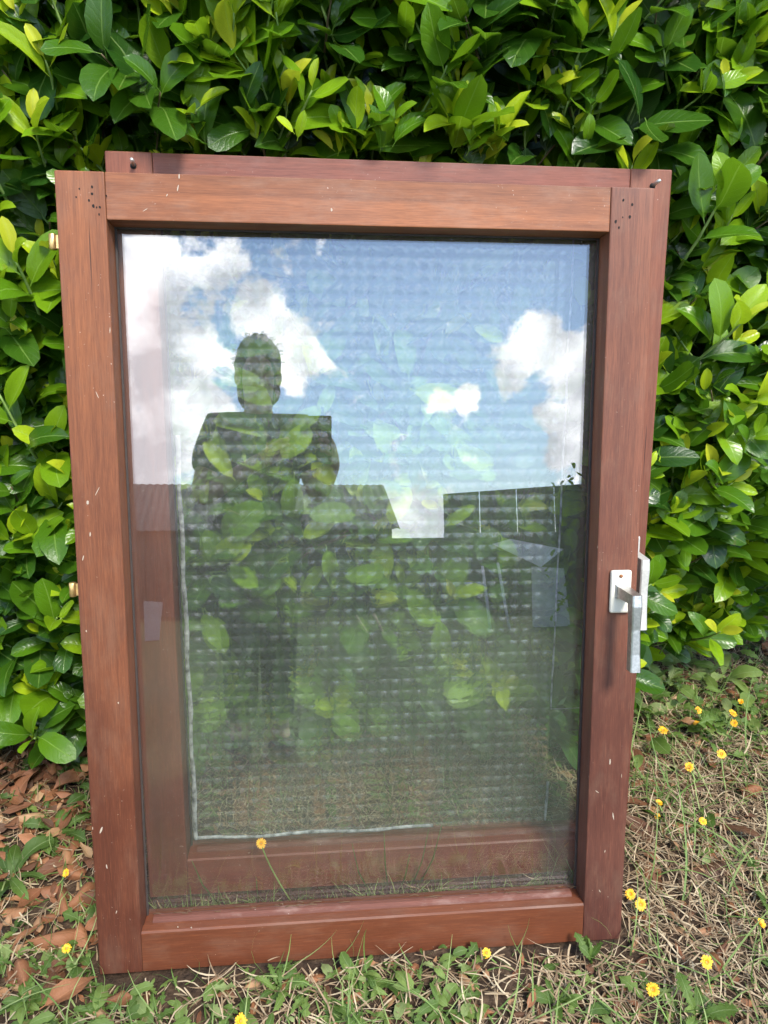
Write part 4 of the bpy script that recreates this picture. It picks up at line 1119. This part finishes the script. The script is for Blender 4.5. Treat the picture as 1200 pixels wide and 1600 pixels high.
# five fingers on each hand, curled round the phone
def fingers(side, hand, out_):
    hx = Vector(V_[hand])
    for j, (ln, off) in enumerate(((.040, .030), (.046, .012), (.044, -.006), (.036, -.023))):
        a = hx + Vector((out_ * .004, .012, off)); b = a + Vector((-out_ * .014, .026, .004)); c = b + Vector((-out_ * ln * .6, .002, .003))
        for nm, p, r_ in ((f'{side}f{j}a', a, .0095), (f'{side}f{j}b', b, .0088), (f'{side}f{j}c', c, .0078)):
            V_[nm] = tuple(p); RAD[nm] = r_
        E_.extend([(hand, f'{side}f{j}a'), (f'{side}f{j}a', f'{side}f{j}b'), (f'{side}f{j}b', f'{side}f{j}c')])
    a = hx + Vector((-out_ * .012, -.006, .030)); b = a + Vector((-out_ * .022, .004, .022))
    V_[side + 'ta'], V_[side + 'tb'] = tuple(a), tuple(b); RAD[side + 'ta'], RAD[side + 'tb'] = .011, .009
    E_.extend([(hand, side + 'ta'), (side + 'ta', side + 'tb')])
fingers('l', 'hal', -1); fingers('r', 'har', 1)
K = list(V_)
def with_skin(name, keys, edges, radii, mat, parent, root):
    me = bpy.data.meshes.new(name)
    idx = {k: i for i, k in enumerate(keys)}
    me.from_pydata([V_[k] for k in keys], [(idx[a], idx[b]) for a, b in edges], [])
    o = bpy.data.objects.new(name, me); COL.objects.link(o)
    o.modifiers.new('skin', 'SKIN').use_smooth_shade = True
    for i, k in enumerate(keys):
        r_ = radii[k]; d = me.skin_vertices[0].data[i]
        d.radius = r_ if isinstance(r_, tuple) else (r_, r_); d.use_root = (k == root)
    s = o.modifiers.new('sub', 'SUBSURF'); s.levels = 2; s.render_levels = 2
    me.materials.append(mat)
    o.parent = parent; o.matrix_parent_inverse = parent.matrix_world.inverted()
    return o
body = with_skin('body', K, E_, RAD, M['skin'], person, 'pel')
V_['sll'] = (PX - .175, PY + .025, .985); V_['slr'] = (PX + .180, PY + .03, .985)
SK = ['pel', 'waist', 'chest', 'neckb', 'shl', 'sll', 'shr', 'slr']
with_skin('t_shirt', SK, [('pel', 'waist'), ('waist', 'chest'), ('chest', 'neckb'), ('chest', 'shl'), ('shl', 'sll'), ('chest', 'shr'), ('shr', 'slr')],
          dict(pel=(.155, .125), waist=(.145, .12), chest=(.155, .125), neckb=(.075, .07), shl=.080, sll=.086, shr=.080, slr=.086), M['shirt'], person, 'pel')
LK = ['pel', 'hpl', 'knl', 'anl', 'hpr', 'knr', 'anr']
with_skin('trousers', LK, [('pel', 'hpl'), ('hpl', 'knl'), ('knl', 'anl'), ('pel', 'hpr'), ('hpr', 'knr'), ('knr', 'anr')],
          dict(pel=(.142, .112), hpl=.098, knl=.075, anl=.062, hpr=.098, knr=.075, anr=.062), M['jeans'], person, 'pel')
def ball(name, c, r_, mat, n=10, rough=0.0):
    m = MB(); c = Vector(c); r_ = Vector(r_) if not isinstance(r_, float) else Vector((r_, r_, r_)); vs, fs = [], []
    for i in range(n + 1):
        th = math.pi * i / n
        for k in range(2 * n):
            ph = math.pi * k / n; q_ = 1 + random.uniform(-rough, rough * 1.5)
            vs.append((c.x + q_ * r_.x * math.sin(th) * math.cos(ph), c.y + q_ * r_.y * math.sin(th) * math.sin(ph), c.z + q_ * r_.z * math.cos(th)))
    for i in range(n):
        for k in range(2 * n): fs.append((i * 2 * n + k, i * 2 * n + (k + 1) % (2 * n), (i + 1) * 2 * n + (k + 1) % (2 * n), (i + 1) * 2 * n + k))
    m.add(vs, fs, 0, True)
    o = m.build(name, mat, person); o.matrix_parent_inverse = person.matrix_world.inverted(); return o
ball('hair', (PX, PY - .012, 1.422), (.084, .094, .112), M['hair'], 14, .06)
ball('hair', (PX, PY - .045, 1.36), (.082, .062, .12), M['hair'], 12, .06)
m = MB()
for k in range(70):
    a = random.uniform(-.2, math.pi + .2); b = Vector((PX + .085 * math.cos(a), PY + random.uniform(-.06, .03), 1.44 + .09 * math.sin(a)))
    d = Vector((math.cos(a) * .5 + random.uniform(-.4, .4), 0, math.sin(a) * .9)); m.tube([b, b + d * .008 + Vector((random.uniform(-.008, .008), 0, .002)), b + d * .012 + Vector((random.uniform(-.014, .014), 0, 0))], .0009, 4)
o = m.build('stray_hair', M['hair'], person); o.matrix_parent_inverse = person.matrix_world.inverted()
for s in (-1, 1):
    ball('eye', (PX + s * .031, PY + .104, 1.378), .011, M['eye'], 6)
    ball('ear', (PX + s * .076, PY + .02, 1.365), (.012, .022, .032), M['skin'], 6)
    ball('shoe', (PX + s * .075, PY + .06, .035), (.048, .125, .045), M['shoe'], 8)
ball('nose', (PX, PY + .118, 1.348), (.014, .020, .024), M['skin'], 6)
ball('mouth', (PX, PY + .106, 1.312), (.024, .010, .008), M['lip'], 6)
# the phone, its lens at the camera
pm = Matrix(((cx.x, cy.x, cz.x, 0), (cx.y, cy.y, cz.y, 0), (cx.z, cy.z, cz.z, 0), (0, 0, 0, 1)))
ph = empty('phone', CAM + pm.to_3x3() @ Vector((.01, -.06, .016)))
ph.matrix_world = Matrix.Translation(CAM + pm.to_3x3() @ Vector((.008, -.066, .016))) @ pm
tag(ph, 'black phone held upright in front of the photographer, reflected in the clear pane', 'phone')
m = MB(); m.box(-.0375, .0375, -.08, .08, -.004, .004, .0035); m.build('phone_body', M['phone'], ph)
for j in (-.018, -.042):
    m = MB(); m.tube([(-.010, .066 + j, -.0042), (-.010, .066 + j, -.0058)], .007, 12); m.build('camera_lens', M['eye'], ph)
